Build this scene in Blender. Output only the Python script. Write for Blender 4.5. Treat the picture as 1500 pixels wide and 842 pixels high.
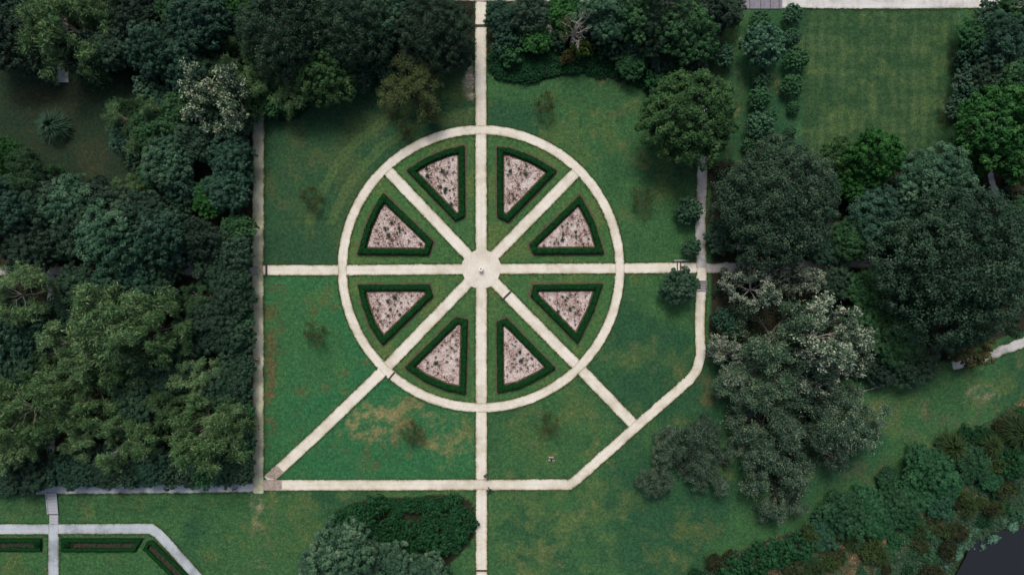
import bpy, bmesh, math, random
import numpy as np
from mathutils import Vector, Matrix

# ------------------------------------------------------------------ camera, sky, sun, exposure
scene = bpy.context.scene
for o in list(bpy.data.objects):
    bpy.data.objects.remove(o)
COL = scene.collection
CAM_H = 120.0            # drone height in metres
S = 0.12                 # metres on the ground per photo pixel
cd = bpy.data.cameras.new('camera'); cam = bpy.data.objects.new('camera', cd); COL.objects.link(cam)
cam.location = (0, 0, CAM_H); cam.rotation_euler = (0, 0, 0)
cd.sensor_width = 36; cd.lens = 24; cd.clip_end = 5000; cd.clip_start = 0.5
scene.camera = cam
SUN_EL, SUN_TILT = math.radians(56), math.radians(34)
w = bpy.data.worlds.new('World'); scene.world = w; w.use_nodes = True
nt = w.node_tree; bg = nt.nodes['Background']
sky = nt.nodes.new('ShaderNodeTexSky'); sky.sky_type = 'NISHITA'; sky.sun_disc = False
sky.sun_elevation = SUN_EL; sky.sun_rotation = math.radians(-10)
sky.air_density = 1.0; sky.dust_density = 6.0; sky.ozone_density = 0.6
nt.links.new(sky.outputs[0], bg.inputs[0]); bg.inputs[1].default_value = 0.085
sd = bpy.data.lights.new('sun', 'SUN'); sun = bpy.data.objects.new('sun', sd); COL.objects.link(sun)
sd.energy = 1.5; sd.angle = math.radians(20); sd.color = (1.0, 0.965, 0.91)
sun.rotation_euler = (-SUN_TILT, 0, math.radians(10)); sun.location = (0, 0, 150)
scene.view_settings.view_transform = 'Standard'; scene.view_settings.look = 'None'
scene.view_settings.exposure = 0.42; scene.view_settings.gamma = 1.0
scene.render.engine = 'CYCLES'

rng = np.random.default_rng(7); random.seed(7)
PI = math.pi

# ------------------------------------------------------------------ helpers
def smooth(a, b, x):
    t = np.clip((x - a) / (b - a), 0, 1); return t * t * (3 - 2 * t)
def px2w(px, py, z=0.0):
    k = (CAM_H - z) / CAM_H
    return ((px - 750) * S * k, (421 - py) * S * k)
def tag(o, label=None, cat=None, group=None, kind=None):
    if label: o['label'] = label
    if cat: o['category'] = cat
    if group: o['group'] = group
    if kind: o['kind'] = kind
    return o
def link(name, me, mat=None, parent=None):
    o = bpy.data.objects.new(name, me); COL.objects.link(o)
    if mat is not None and len(me.materials) == 0: me.materials.append(mat)
    if parent is not None: o.parent = parent
    return o
def empty(name, loc=(0, 0, 0), rz=0.0, sc=(1, 1, 1)):
    o = bpy.data.objects.new(name, None); COL.objects.link(o)
    o.location = loc; o.rotation_euler = (0, 0, rz); o.scale = sc; o.empty_display_size = 0.2
    return o
def mesh_np(name, V, F, tone=None, smooth_=False):
    """V (n,3); F (m,k) constant k"""
    me = bpy.data.meshes.new(name); V = np.asarray(V, np.float32); F = np.asarray(F, np.int32)
    m, k = F.shape
    me.vertices.add(len(V)); me.vertices.foreach_set('co', V.ravel())
    me.loops.add(m * k); me.loops.foreach_set('vertex_index', F.ravel())
    me.polygons.add(m); me.polygons.foreach_set('loop_start', np.arange(0, m * k, k, dtype=np.int32))
    me.polygons.foreach_set('loop_total', np.full(m, k, np.int32))
    if smooth_: me.polygons.foreach_set('use_smooth', np.ones(m, bool))
    if tone is not None:
        a = me.attributes.new('tone', 'FLOAT', 'FACE'); a.data.foreach_set('value', np.asarray(tone, np.float32))
    me.update(calc_edges=True); return me
def unit(a): return a / (np.linalg.norm(a, axis=-1, keepdims=True) + 1e-9)
def rdir(n, r): return unit(r.normal(size=(n, 3)))
def leaf_quads(P, N, L, W, r, T=None):
    """one folded rhombus leaf spray at each P"""
    n = len(P); N = unit(N)
    if T is None: T = rdir(n, r)
    T = unit(T - N * (T * N).sum(1, keepdims=True)); B = np.cross(N, T)
    L = (L * r.uniform(.7, 1.3, n))[:, None]; W = (W * r.uniform(.7, 1.3, n))[:, None]
    up = N * W * 0.22
    V = np.stack([P - T * L * .5, P + B * W * .5 + up, P + T * L * .5, P - B * W * .5 + up], 1)
    return V
def quads_mesh(name, V, tone):
    n = len(V); return mesh_np(name, V.reshape(-1, 3), np.arange(n * 4).reshape(n, 4), tone)
class Tubes:
    """collects tapered tubes, one mesh"""
    def __init__(s, sides=5): s.V = []; s.F = []; s.n = 0; s.k = sides
    def tube(s, pts, rad):
        pts = np.asarray(pts, float); k = s.k
        d = np.gradient(pts, axis=0); d = unit(d)
        ref = np.where(np.abs(d[:, 2:3]) > .9, np.array([[1., 0, 0]]), np.array([[0, 0, 1.]]))
        a = unit(np.cross(d, ref)); b = np.cross(d, a)
        ang = np.arange(k) * 2 * PI / k
        ring = (a[:, None] * np.cos(ang)[None, :, None] + b[:, None] * np.sin(ang)[None, :, None]) * np.asarray(rad)[:, None, None] + pts[:, None]
        m = len(pts); s.V.append(ring.reshape(-1, 3)); i = np.arange(k); j = (i + 1) % k
        for q in range(m - 1):
            s.F.append(np.stack([s.n + q * k + i, s.n + q * k + j, s.n + (q + 1) * k + j, s.n + (q + 1) * k + i], 1))
        s.n += m * k
    def mesh(s, name): return mesh_np(name, np.concatenate(s.V), np.concatenate(s.F), smooth_=True)

# value noise on numpy arrays
_lat = np.random.default_rng(3).random((256, 256))
def vnoise(x, y, f, seed=0):
    x = x * f + seed * 17.37; y = y * f + seed * 9.71
    xi = np.floor(x).astype(int); yi = np.floor(y).astype(int); u = x - xi; v = y - yi
    u = u * u * (3 - 2 * u); v = v * v * (3 - 2 * v)
    g = lambda a, b: _lat[a % 256, b % 256]
    return (g(xi, yi) * (1 - u) + g(xi + 1, yi) * u) * (1 - v) + (g(xi, yi + 1) * (1 - u) + g(xi + 1, yi + 1) * u) * v
def fbm(x, y, f, o=4, seed=0):
    t = 0; a = 1; s = 0
    for i in range(o): t = t + a * vnoise(x, y, f * 2 ** i, seed + i); s += a; a *= .55
    return t / s
def inside(poly, x, y):
    c = np.zeros(np.shape(x), bool); n = len(poly); j = n - 1
    for i in range(n):
        xi, yi = poly[i]; xj, yj = poly[j]
        if yi != yj:
            c ^= ((yi > y) != (yj > y)) & (x < (xj - xi) * (y - yi) / (yj - yi) + xi)
        j = i
    return c
def poly_w(pp): return [px2w(*p) for p in pp]
def catmull(P, n=10, closed=False):
    P = [np.array(p, float) for p in P]; out = []; m = len(P)
    rngi = range(m) if closed else range(m - 1)
    for i in rngi:
        p0 = P[(i - 1) % m] if closed or i > 0 else P[0]; p1 = P[i]; p2 = P[(i + 1) % m]
        p3 = P[(i + 2) % m] if closed or i + 2 < m else P[-1]
        for k in range(n):
            t = k / n
            out.append(.5 * ((2 * p1) + (-p0 + p2) * t + (2 * p0 - 5 * p1 + 4 * p2 - p3) * t * t + (-p0 + 3 * p1 - 3 * p2 + p3) * t ** 3))
    if not closed: out.append(P[-1])
    return [tuple(q) for q in out]

# ------------------------------------------------------------------ terrain height (lower terrace, pond bank)
def ground_z(x, y):
    x = np.asarray(x, float); y = np.asarray(y, float)
    px = x / S + 750; py = 421 - y / S
    terr = -0.6 * smooth(727, 760, py) * (1 - smooth(225, 360, px))
    # bank falling to the pond in the far corner
    d = (px - 1440) * .55 + (py - 790) * .84
    bank = -1.5 * smooth(-75, 0, d) * smooth(1200, 1400, px)
    pond = -1.2 * smooth(2, 14, d) * smooth(1330, 1410, px)
    return terr + bank + pond

# ------------------------------------------------------------------ materials
def mat_new(name):
    m = bpy.data.materials.new(name); m.use_nodes = True
    return m, m.node_tree.nodes, m.node_tree.links, m.node_tree.nodes['Principled BSDF']
def ramp(nodes, stops):
    r = nodes.new('ShaderNodeValToRGB'); e = r.color_ramp.elements
    while len(e) < len(stops): e.new(.5)
    for i, (p, c) in enumerate(stops): e[i].position = p; e[i].color = (*c, 1)
    return r
def mat_leaf(name, stops, rough=.65, spec=.12):
    """leaf colour by per-leaf tone; obj.color tints the whole plant (its own foliage colour)"""
    m, n, l, b = mat_new(name)
    at = n.new('ShaderNodeAttribute'); at.attribute_name = 'tone'
    st = [(i / (len(stops) - 1), c) for i, c in enumerate(stops)] if not isinstance(stops[0][1], tuple) else stops
    rp = ramp(n, st); l.new(at.outputs['Fac'], rp.inputs[0])
    oi = n.new('ShaderNodeObjectInfo')
    mx = n.new('ShaderNodeMix'); mx.data_type = 'RGBA'; mx.blend_type = 'MULTIPLY'; mx.inputs[0].default_value = 1
    l.new(rp.outputs[0], mx.inputs[6]); l.new(oi.outputs['Color'], mx.inputs[7]); l.new(mx.outputs[2], b.inputs['Base Color'])
    b.inputs['Roughness'].default_value = rough; b.inputs['Specular IOR Level'].default_value = spec
    return m
def mat_noise(name, c0, c1, scale=3.0, detail=6, rough=.8, bump=.3, spec=.3, coord='Object', mid=None, dist=.05):
    m, n, l, b = mat_new(name)
    tc = n.new('ShaderNodeTexCoord'); nz = n.new('ShaderNodeTexNoise'); nz.inputs['Scale'].default_value = scale; nz.inputs['Detail'].default_value = detail
    nz.inputs['Roughness'].default_value = .65
    l.new(tc.outputs[coord], nz.inputs['Vector'])
    st = [(.3, c0), (.7, c1)] if mid is None else [(.3, c0), (.5, mid), (.7, c1)]
    rp = ramp(n, st); l.new(nz.outputs[0], rp.inputs[0]); l.new(rp.outputs[0], b.inputs['Base Color'])
    bp = n.new('ShaderNodeBump'); bp.inputs['Strength'].default_value = bump; bp.inputs['Distance'].default_value = dist
    l.new(nz.outputs[0], bp.inputs['Height']); l.new(bp.outputs[0], b.inputs['Normal'])
    b.inputs['Roughness'].default_value = rough; b.inputs['Specular IOR Level'].default_value = spec
    return m
def mat_plain(name, c, rough=.7):
    m, n, l, b = mat_new(name); 
    nz = n.new('ShaderNodeTexNoise'); nz.inputs['Scale'].default_value = 40; tc = n.new('ShaderNodeTexCoord'); l.new(tc.outputs['Object'], nz.inputs['Vector'])
    rp = ramp(n, [(.2, tuple(x * .8 for x in c)), (.8, tuple(min(1, x * 1.15) for x in c))]); l.new(nz.outputs[0], rp.inputs[0]); l.new(rp.outputs[0], b.inputs['Base Color'])
    b.inputs['Roughness'].default_value = rough; return m

def mat_ground():
    m, n, l, b = mat_new('turf')
    def attr(nm): a = n.new('ShaderNodeAttribute'); a.attribute_name = nm; return a
    tc = n.new('ShaderNodeTexCoord')
    def noise(sc, det, ro, dist=0):
        q = n.new('ShaderNodeTexNoise'); q.inputs['Scale'].default_value = sc; q.inputs['Detail'].default_value = det; q.inputs['Roughness'].default_value = ro; q.inputs['Distortion'].default_value = dist
        l.new(tc.outputs['Object'], q.inputs['Vector']); return q
    def mulc(a, bq):
        x = n.new('ShaderNodeMix'); x.data_type = 'RGBA'; x.blend_type = 'MULTIPLY'; x.inputs[0].default_value = 1; l.new(a, x.inputs[6]); l.new(bq, x.inputs[7]); return x.outputs[2]
    nd = noise(1.1, 10, .88, .3)      # breaks the dry patches into tufts
    ma = n.new('ShaderNodeMath'); ma.operation = 'MULTIPLY_ADD'; ma.inputs[1].default_value = 2.3; ma.inputs[2].default_value = -1.15; l.new(nd.outputs[0], ma.inputs[0])
    ad = n.new('ShaderNodeMath'); ad.operation = 'ADD'; l.new(ma.outputs[0], ad.inputs[0]); l.new(attr('dwt').outputs['Fac'], ad.inputs[1])
    mr = n.new('ShaderNodeMapRange'); mr.inputs[1].default_value = .12; mr.inputs[2].default_value = .95; l.new(ad.outputs[0], mr.inputs[0])
    mx = n.new('ShaderNodeMix'); mx.data_type = 'RGBA'; l.new(mr.outputs[0], mx.inputs[0]); l.new(attr('gcol').outputs['Color'], mx.inputs[6]); l.new(attr('dcol').outputs['Color'], mx.inputs[7])
    n1 = noise(1.7, 7, .86); n2 = noise(.35, 7, .72); n4 = noise(6.0, 4, .8)
    r1 = ramp(n, [(.33, (.38, .46, .42)), (.5, (.98, .98, .98)), (.67, (1.95, 1.68, 1.5))]); l.new(n1.outputs[0], r1.inputs[0])
    r2 = ramp(n, [(.3, (.80, .86, .86)), (.5, (1, 1, 1)), (.72, (1.22, 1.12, 1.0))]); l.new(n2.outputs[0], r2.inputs[0])
    r4 = ramp(n, [(.34, (.42, .47, .46)), (.5, (1, 1, 1)), (.66, (1.85, 1.7, 1.6))]); l.new(n4.outputs[0], r4.inputs[0])
    l.new(mulc(mulc(mulc(mx.outputs[2], r1.outputs[0]), r2.outputs[0]), r4.outputs[0]), b.inputs['Base Color'])
    bp = n.new('ShaderNodeBump'); bp.inputs['Strength'].default_value = .6; bp.inputs['Distance'].default_value = .08
    l.new(n4.outputs[0], bp.inputs['Height']); l.new(bp.outputs[0], b.inputs['Normal'])
    b.inputs['Roughness'].default_value = .9; b.inputs['Specular IOR Level'].default_value = .12
    return m
def mat_sand(name, c_lo, c_mid, c_hi):
    m, n, l, b = mat_new(name)
    tc = n.new('ShaderNodeTexCoord')
    n1 = n.new('ShaderNodeTexNoise'); n1.inputs['Scale'].default_value = .22; n1.inputs['Detail'].default_value = 8; n1.inputs['Roughness'].default_value = .72
    n2 = n.new('ShaderNodeTexNoise'); n2.inputs['Scale'].default_value = 4.0; n2.inputs['Detail'].default_value = 4
    l.new(tc.outputs['Object'], n1.inputs['Vector']); l.new(tc.outputs['Object'], n2.inputs['Vector'])
    rp = ramp(n, [(.30, tuple(q * .86 for q in c_lo)), (.42, c_lo), (.52, c_mid), (.66, c_hi)]); l.new(n1.outputs[0], rp.inputs[0])
    r2 = ramp(n, [(.25, (.90, .895, .88)), (.55, (1, 1, 1)), (.8, (1.05, 1.05, 1.05))]); l.new(n2.outputs[0], r2.inputs[0])
    a = n.new('ShaderNodeMix'); a.data_type = 'RGBA'; a.blend_type = 'MULTIPLY'; a.inputs[0].default_value = 1
    l.new(rp.outputs[0], a.inputs[6]); l.new(r2.outputs[0], a.inputs[7])
    # worn, soil-stained edges (the 'edge' attribute runs 0 at the verge to 1 in the middle)
    at = n.new('ShaderNodeAttribute'); at.attribute_name = 'edge'
    ad = n.new('ShaderNodeMath'); ad.operation = 'MULTIPLY_ADD'; ad.inputs[1].default_value = 1.0; l.new(at.outputs['Fac'], ad.inputs[0])
    nb = n.new('ShaderNodeMath'); nb.operation = 'MULTIPLY_ADD'; nb.inputs[1].default_value = .9; nb.inputs[2].default_value = -.45; l.new(n1.outputs[0], nb.inputs[0]); l.new(nb.outputs[0], ad.inputs[2])
    re = ramp(n, [(.0, (.55, .50, .40)), (.20, (.86, .83, .75)), (.40, (.97, .96, .94)), (.75, (1, 1, 1)), (1.0, (.95, .94, .93))]); l.new(ad.outputs[0], re.inputs[0])
    a2 = n.new('ShaderNodeMix'); a2.data_type = 'RGBA'; a2.blend_type = 'MULTIPLY'; a2.inputs[0].default_value = 1
    l.new(a.outputs[2], a2.inputs[6]); l.new(re.outputs[0], a2.inputs[7]); l.new(a2.outputs[2], b.inputs['Base Color'])
    b.inputs['Roughness'].default_value = .9; b.inputs['Specular IOR Level'].default_value = .2
    bp = n.new('ShaderNodeBump'); bp.inputs['Strength'].default_value = .25; bp.inputs['Distance'].default_value = .02
    l.new(n2.outputs[0], bp.inputs['Height']); l.new(bp.outputs[0], b.inputs['Normal'])
    return m

M = {}
M['turf'] = mat_ground()
M['sand'] = mat_sand('pale_sand', (.55, .52, .445), (.64, .615, .545), (.70, .68, .625))
M['greysand'] = mat_sand('grey_sand', (.30, .30, .30), (.42, .42, .42), (.52, .52, .53))
M['tansand'] = mat_sand('tan_sand', (.33, .34, .24), (.46, .475, .36), (.55, .56, .45))
M['bluegravel'] = mat_sand('blue_gravel', (.26, .30, .335), (.37, .42, .465), (.45, .50, .55))
M['whitegravel'] = mat_sand('white_gravel', (.42, .43, .43), (.54, .55, .55), (.62, .63, .62))
M['soil'] = mat_noise('brown_soil', (.036, .040, .020), (.125, .092, .055), 2.2, 8, mid=(.072, .058, .034))
M['darksoil'] = mat_noise('dark_soil', (.014, .014, .009), (.045, .035, .022), 5)
M['mulch'] = mat_noise('pink_mulch', (.20, .145, .125), (.62, .54, .53), 5.5, 8, mid=(.47, .385, .365))
M['bark'] = mat_noise('bark', (.05, .04, .032), (.12, .10, .085), 6)
M['palebark'] = mat_noise('pale_bark', (.24, .23, .20), (.46, .44, .40), 6); M['greybark'] = mat_noise('grey_bark', (.11, .11, .09), (.22, .21, .18), 6)
M['timber'] = mat_noise('dark_timber', (.035, .022, .018), (.09, .06, .05), 14)
M['stone'] = mat_noise('pale_stone', (.62, .60, .56), (.78, .76, .71), 18, rough=.7)
M['slab'] = mat_noise('grey_slab', (.12, .12, .15), (.24, .23, .27), 4)
M['stepstone'] = mat_noise('step_stone', (.25, .26, .30), (.42, .43, .47), 6)
M['brick'] = mat_noise('worn_brick', (.20, .14, .12), (.56, .50, .44), 2.5, 8, mid=(.38, .31, .27))
M['metal'] = mat_plain('dark_bronze', (.05, .05, .045), .4)
M['ever'] = mat_leaf('leaf_evergreen', [(.013, .038, .024), (.034, .075, .045), (.090, .138, .090)], .6, .18)
M['oak'] = mat_leaf('leaf_oak', [(.012, .040, .014), (.034, .085, .028), (.085, .16, .055)])
M['feather'] = mat_leaf('leaf_feathery', [(.016, .048, .024), (.052, .104, .046), (.17, .225, .115)])
M['liveoak'] = mat_leaf('leaf_liveoak', [(.010, .032, .020), (.032, .066, .042), (.15, .195, .135)])
M['pale'] = mat_leaf('leaf_silvery', [(.014, .044, .028), (.048, .092, .060), (.40, .44, .36)])
M['bright'] = mat_leaf('leaf_bright', [(.010, .055, .012), (.028, .105, .026), (.075, .20, .05)])
M['azalea'] = mat_leaf('leaf_azalea', [(.005, .034, .012), (.012, .062, .022), (.030, .11, .040)])
M['box'] = mat_leaf('leaf_box', [(.002, .026, .006), (.005, .052, .012), (.022, .098, .026)], .7, .08)
M['camellia'] = mat_leaf('leaf_camellia', [(.010, .036, .020), (.028, .070, .040), (.080, .135, .085)], .55, .2)
M['olive'] = mat_leaf('leaf_olive', [(.032, .056, .020), (.105, .135, .050)])
M['autumn'] = mat_leaf('leaf_autumn', [(.030, .042, .015), (.066, .070, .024), (.14, .11, .04)])
M['rosebrown'] = mat_leaf('leaf_rosebrown', [(.05, .032, .022), (.15, .095, .06)])
M['under'] = mat_leaf('leaf_undergrowth', [(.006, .018, .010), (.030, .056, .030)])
M['reed'] = None
# ------------------------------------------------------------------ layout data (photo pixels on the ground plane)
LEFT_X = 378
PATHS = [  # name-label, material, width px, centre-line points, rag
    ('sand', 16.5, [(705, -40), (704, 100), (704.5, 190), (705, 394), (705, 600), (705.5, 880)], .5),
    ('sand', 15.0, [(380, 395.5), (500, 395.5), (600, 394.8), (705, 394), (800, 393.3), (900, 393), (1028, 392)], .5),
    ('sand', 16.0, [(705, 394), (568, 250)], .5),
    ('sand', 16.0, [(705, 394), (845, 251)], .5),
    ('sand', 16.0, [(705, 394), (556, 548), (470, 631), (392, 703)], .5),
    ('sand', 16.0, [(705, 394), (850, 540), (931, 624)], .5),
    ('sand', 15.5, [(380, 710), (500, 710), (700, 709.5), (838, 709)], .4),
    ('sand', 14.5, [(834, 709), (846, 701), (931, 625), (1010, 556), (1021, 541), (1026, 520), (1025, 470), (1027, 425), (1028, 392)], .8),
    ('tansand', 16.5, [(379, 100), (379, 250), (377.5, 400), (378, 560), (378.5, 722)], 1.4),
    ('greysand', 15.0, [(1028, 392), (1026, 360), (1026, 320), (1028, 270), (1029, 200), (1029, 100), (1030, -40)], 1.2),
    ('bluegravel', 13.0, [(372, 713.5), (250, 715), (150, 716), (60, 717), (-60, 717)], 1.0),
    ('bluegravel', 15.0, [(-60, 776), (75, 776), (219, 775.5), (230, 783), (300, 858)], .5),
    ('bluegravel', 15.5, [(75.5, 770), (75.5, 800), (75, 890)], .5),
    ('greysand', 14.0, [(1035, 393), (1100, 391), (1180, 388), (1285, 384), (1330, 384)], 1.5),
    ('bluegravel', 12.0, [(75, 715), (75, 600), (75, 397)], 1.2),
    ('greysand', 13.0, [(378, 397), (200, 397), (75, 397), (-60, 397)], 1.2),
    ('greysand', 10.0, [(279, 397), (279, 200)], 1.2),
    ('greysand', 17.0, [(93, 121), (92, 60), (92, -40)], 1.2),
    ('greysand', 15.0, [(630, -7), (705, -5), (815, -4), (1082, 2)], .8),
    ('whitegravel', 15.0, [(1143, 5), (1300, 6), (1440, 5), (1560, 4)], .8),
    ('greysand', 14.0, [(1560, 478), (1480, 508), (1440, 524), (1395, 536)], 2.0),
    ('greysand', 9.0, [(1448, 220), (1452, 262), (1462, 300)], 1.5),
    ('greysand', 11.0, [(1255, 458), (1285, 453), (1320, 452)], 1.5),
]
RING = (704.7, 393.6, 203.2)
def ring_pts(n=220): return [(RING[0] + RING[2] * math.cos(2 * PI * i / n), RING[1] - RING[2] * math.sin(2 * PI * i / n)) for i in range(n)]
BEDS = {
 'north-northwest': [(597, 250), (625, 232), (654, 220.5), (680, 214.5), (681, 317), (667, 323)],
 'west-northwest': [(562, 284), (634.5, 354), (628, 373), (525, 372), (536.6, 331.5), (549.6, 303)],
 'north-northeast': [(728.7, 216.6), (747.5, 218), (781.5, 231), (815, 251), (743.6, 325), (728.7, 317)],
 'east-northeast': [(849.4, 286.6), (870, 326), (884, 371), (781.5, 372), (776, 357.7)],
 'west-southwest': [(525, 417.4), (628.5, 417), (634, 433), (561, 504.5), (542, 476), (532, 447.5)],
 'south-southwest': [(594.5, 537.7), (667.7, 464.5), (684.7, 468.4), (682, 576), (652, 570), (620.7, 556)],
 'east-southeast': [(781.5, 417.4), (882, 416), (870, 452.7), (846, 502), (777.6, 433)],
 'south-southeast': [(728, 471), (742, 466), (813, 539), (792, 552), (760.6, 567.7), (729, 574)],
}
BED_TL = [(389, 60), (389, 150), (398, 168), (412, 177), (430, 175), (444, 166), (465, 149), (490, 133), (520, 122), (560, 117), (592, 108), (640, 104), (670, 92), (694, 66), (694, -60), (389, -60)]
BED_TR = [(714, 20), (714, 96), (726, 110), (745, 119), (772, 122), (800, 117), (830, 108), (860, 108), (900, 114), (925, 122), (945, 135), (958, 152), (1018, 152), (1018, -60), (714, -60)]
BED_B = [(446, 880), (455, 825), (468, 785), (482, 762), (500, 744), (522, 734), (560, 729), (620, 726), (665, 725), (688, 731), (695, 745), (694, 785), (684, 800), (665, 818), (650, 845), (640, 880)]
WOOD_W = [(-90, -60), (386, -60), (386, 120), (371, 185), (369, 400), (368, 706), (300, 711), (-90, 713)]
LAWN_NW = [(-90, 102), (60, 100), (185, 104), (198, 140), (200, 215), (195, 262), (150, 272), (90, 262), (40, 230), (-90, 215)]
WOOD_E = [(1038, 245), (1060, 236), (1180, 240), (1225, 215), (1390, 215), (1398, 150), (1405, 70), (1440, 15), (1600, 15), (1600, 460), (1480, 490), (1390, 525), (1300, 552), (1200, 560), (1060, 555), (1042, 520), (1040, 400)]
MARSH = [(1000, 900), (1010, 842), (1060, 815), (1120, 795), (1180, 772), (1220, 742), (1275, 728), (1330, 695), (1375, 645), (1430, 630), (1500, 588), (1600, 560), (1600, 900)]
POND = [(1398, 900), (1408, 850), (1424, 820), (1432, 795), (1460, 786), (1490, 779), (1530, 778), (1600, 770), (1600, 900)]

# ------------------------------------------------------------------ ground sheet with its own turf / soil colours, plus painted shade on one lawn
def axis(lo, hi, step):
    a = np.arange(lo, hi + step * .5, step)
    return np.concatenate([[-1600, -700, -350, -200, lo - 25, lo - 8], a, [hi + 8, hi + 25, 200, 350, 700, 1600]])
gx = axis(-108, 108, .42); gy = axis(-66, 66, .42)
X, Y = np.meshgrid(gx, gy); PXg = X / S + 750; PYg = 421 - Y / S
wx = (fbm(X, Y, .25, 3, 11) - .5) * 22; wy = (fbm(X, Y, .25, 3, 12) - .5) * 22
def msk(poly, k=.6): return inside(poly, PXg + wx * k, PYg + wy * k)[..., None]
def spot(px, py, rx, ry=None, p=1.0):
    ry = ry or rx; d = np.hypot((PXg - px) / rx, (PYg - py) / ry)
    return np.clip(1 - d, 0, 1)[..., None] ** p
f1 = fbm(X, Y, .06, 5, 1)[..., None]; f2 = fbm(X, Y, .20, 5, 2)[..., None]; f3 = fbm(X, Y, .55, 4, 3)[..., None]; f4 = fbm(X, Y, 1.1, 3, 8)[..., None]
def mix(a, b, t): return a * (1 - t) + b * t
GREEN = np.array([.030, .082, .034]); DEEP = np.array([.017, .058, .030]); OLIVE = np.array([.060, .094, .034]); TAN = np.array([.135, .135, .064])
RUST = np.array([.074, .060, .030]); EMER = np.array([.022, .105, .046]); LITTER = np.array([.016, .015, .011]); SANDC = np.array([.42, .37, .31])
g = np.broadcast_to(GREEN, X.shape + (3,)).copy()
g = mix(g, DEEP, smooth(.42, .62, f1)); g = mix(g, OLIVE, smooth(.52, .76, f2) * .42)
g = mix(g, TAN, smooth(.55, .72, f3 * .6 + f4 * .4) * smooth(.44, .62, f2) * .6); g = mix(g, DEEP * .8, smooth(.52, .66, f4) * .35)
dcol = np.broadcast_to(OLIVE, X.shape + (3,)).copy(); dwt = np.clip(smooth(.48, .70, f2 * .6 + f3 * .4) * .34, 0, 1)
# wheel segments: paler, yellower turf
dw = np.hypot(PXg - RING[0], PYg - RING[1])[..., None]
g = mix(g, mix(np.array([.044, .104, .038]), OLIVE * 1.2, smooth(.45, .72, f2)), (dw < 200) * .7)
# quarter lawns
q_nw = ((PXg > 386) & (PXg < 700) & (PYg < 396))[..., None] & (dw > 200)
g = mix(g, mix(np.array([.018, .050, .028]), np.array([.034, .056, .028]), smooth(.45, .7, f2)), q_nw * .7)
q_sw = ((PXg > 386) & (PXg < 700) & (PYg > 396) & (PYg < 710))[..., None] & (dw > 200)
g = mix(g, EMER, q_sw * (.3 + .4 * smooth(.35, .6, f1)))
g = mix(g, RUST, q_sw * smooth(.55, .72, f3) * smooth(.5, .62, f2) * .5)
for (a, b_, r1, r2, c, t) in [(560, 622, 62, 30, TAN * 1.35, 1.3), (520, 612, 40, 30, TAN * 1.2, .7), (640, 650, 50, 40, TAN * 1.2, .9), (600, 600, 50, 20, TAN * 1.2, .9), (602, 634, 26, 30, RUST * .6, .8), (672, 630, 40, 60, OLIVE * 1.3, .9), (540, 660, 70, 30, RUST, .5),
        (396, 560, 10, 130, RUST * 1.3, .9), (404, 480, 16, 90, RUST, .6), (402, 620, 8, 60, RUST, .6), (440, 600, 30, 60, RUST * .8, .3), (420, 230, 30, 120, RUST * .7, .4),
        (378, 780, 13, 90, TAN * 1.05, .9), (376, 735, 12, 34, SANDC * .8, 1.2), (378, 790, 12, 70, TAN * 1.2, .9), (370, 800, 50, 60, OLIVE * 1.2, .7), (450, 760, 45, 40, OLIVE * 1.2, .7), (560, 722, 150, 8, OLIVE * 1.3, .8), (690, 800, 12, 40, TAN, .5),
        (830, 800, 140, 60, np.array([.055, .115, .045]), .8), (760, 740, 70, 60, np.array([.06, .115, .04]), .8), (560, 700, 160, 30, EMER * 1.1, .5), (760, 560, 60, 60, OLIVE, .3), (850, 620, 60, 30, OLIVE * 1.2, .6), (740, 800, 60, 60, OLIVE * 1.3, .6), (800, 760, 80, 40, OLIVE * 1.2, .5), (870, 700, 40, 40, OLIVE * 1.3, .6), (790, 830, 50, 30, TAN * .8, .5), (1040, 575, 34, 34, RUST * 1.2, .7),
        (1020, 650, 60, 40, RUST * .8, .5), (960, 640, 60, 30, OLIVE * 1.3, .6), (1000, 560, 30, 30, OLIVE, .6), (880, 160, 50, 34, RUST * .8, .35), (950, 200, 34, 50, RUST * .5, .35), (1000, 260, 22, 60, RUST * .5, .4), (830, 150, 60, 30, OLIVE, .6),
        (720, 150, 30, 50, OLIVE, .6), (640, 155, 60, 30, OLIVE * 1.1, .8), (595, 150, 60, 50, RUST * .7, .5), (1075, 190, 40, 60, RUST * .5, .4), (1078, 40, 20, 40, RUST * .5, .4),
        (150, 755, 40, 22, OLIVE * 1.5, .7), (240, 735, 100, 20, OLIVE, .5), (30, 745, 40, 20, RUST, .4), (1000, 790, 80, 60, OLIVE * .9, .6), (1450, 580, 80, 34, OLIVE * 1.2, .7), (1350, 610, 120, 40, np.array([.085, .095, .06]), .6), (1260, 690, 90, 26, np.array([.075, .08, .05]), .5), (1440, 575, 22, 10, SANDC * .7, .5)]:
    ns = smooth(.44, .60, (f3 * .5 + f2 * .2 + f4 * .3))
    wn = np.clip(spot(a, b_, r1 * 1.2, r2 * 1.2, .55) * t * (.15 + 1.0 * ns), 0, 1)
    dcol = mix(dcol, c, wn / (wn + dwt + 1e-4)); dwt = np.maximum(dwt, wn)
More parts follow.
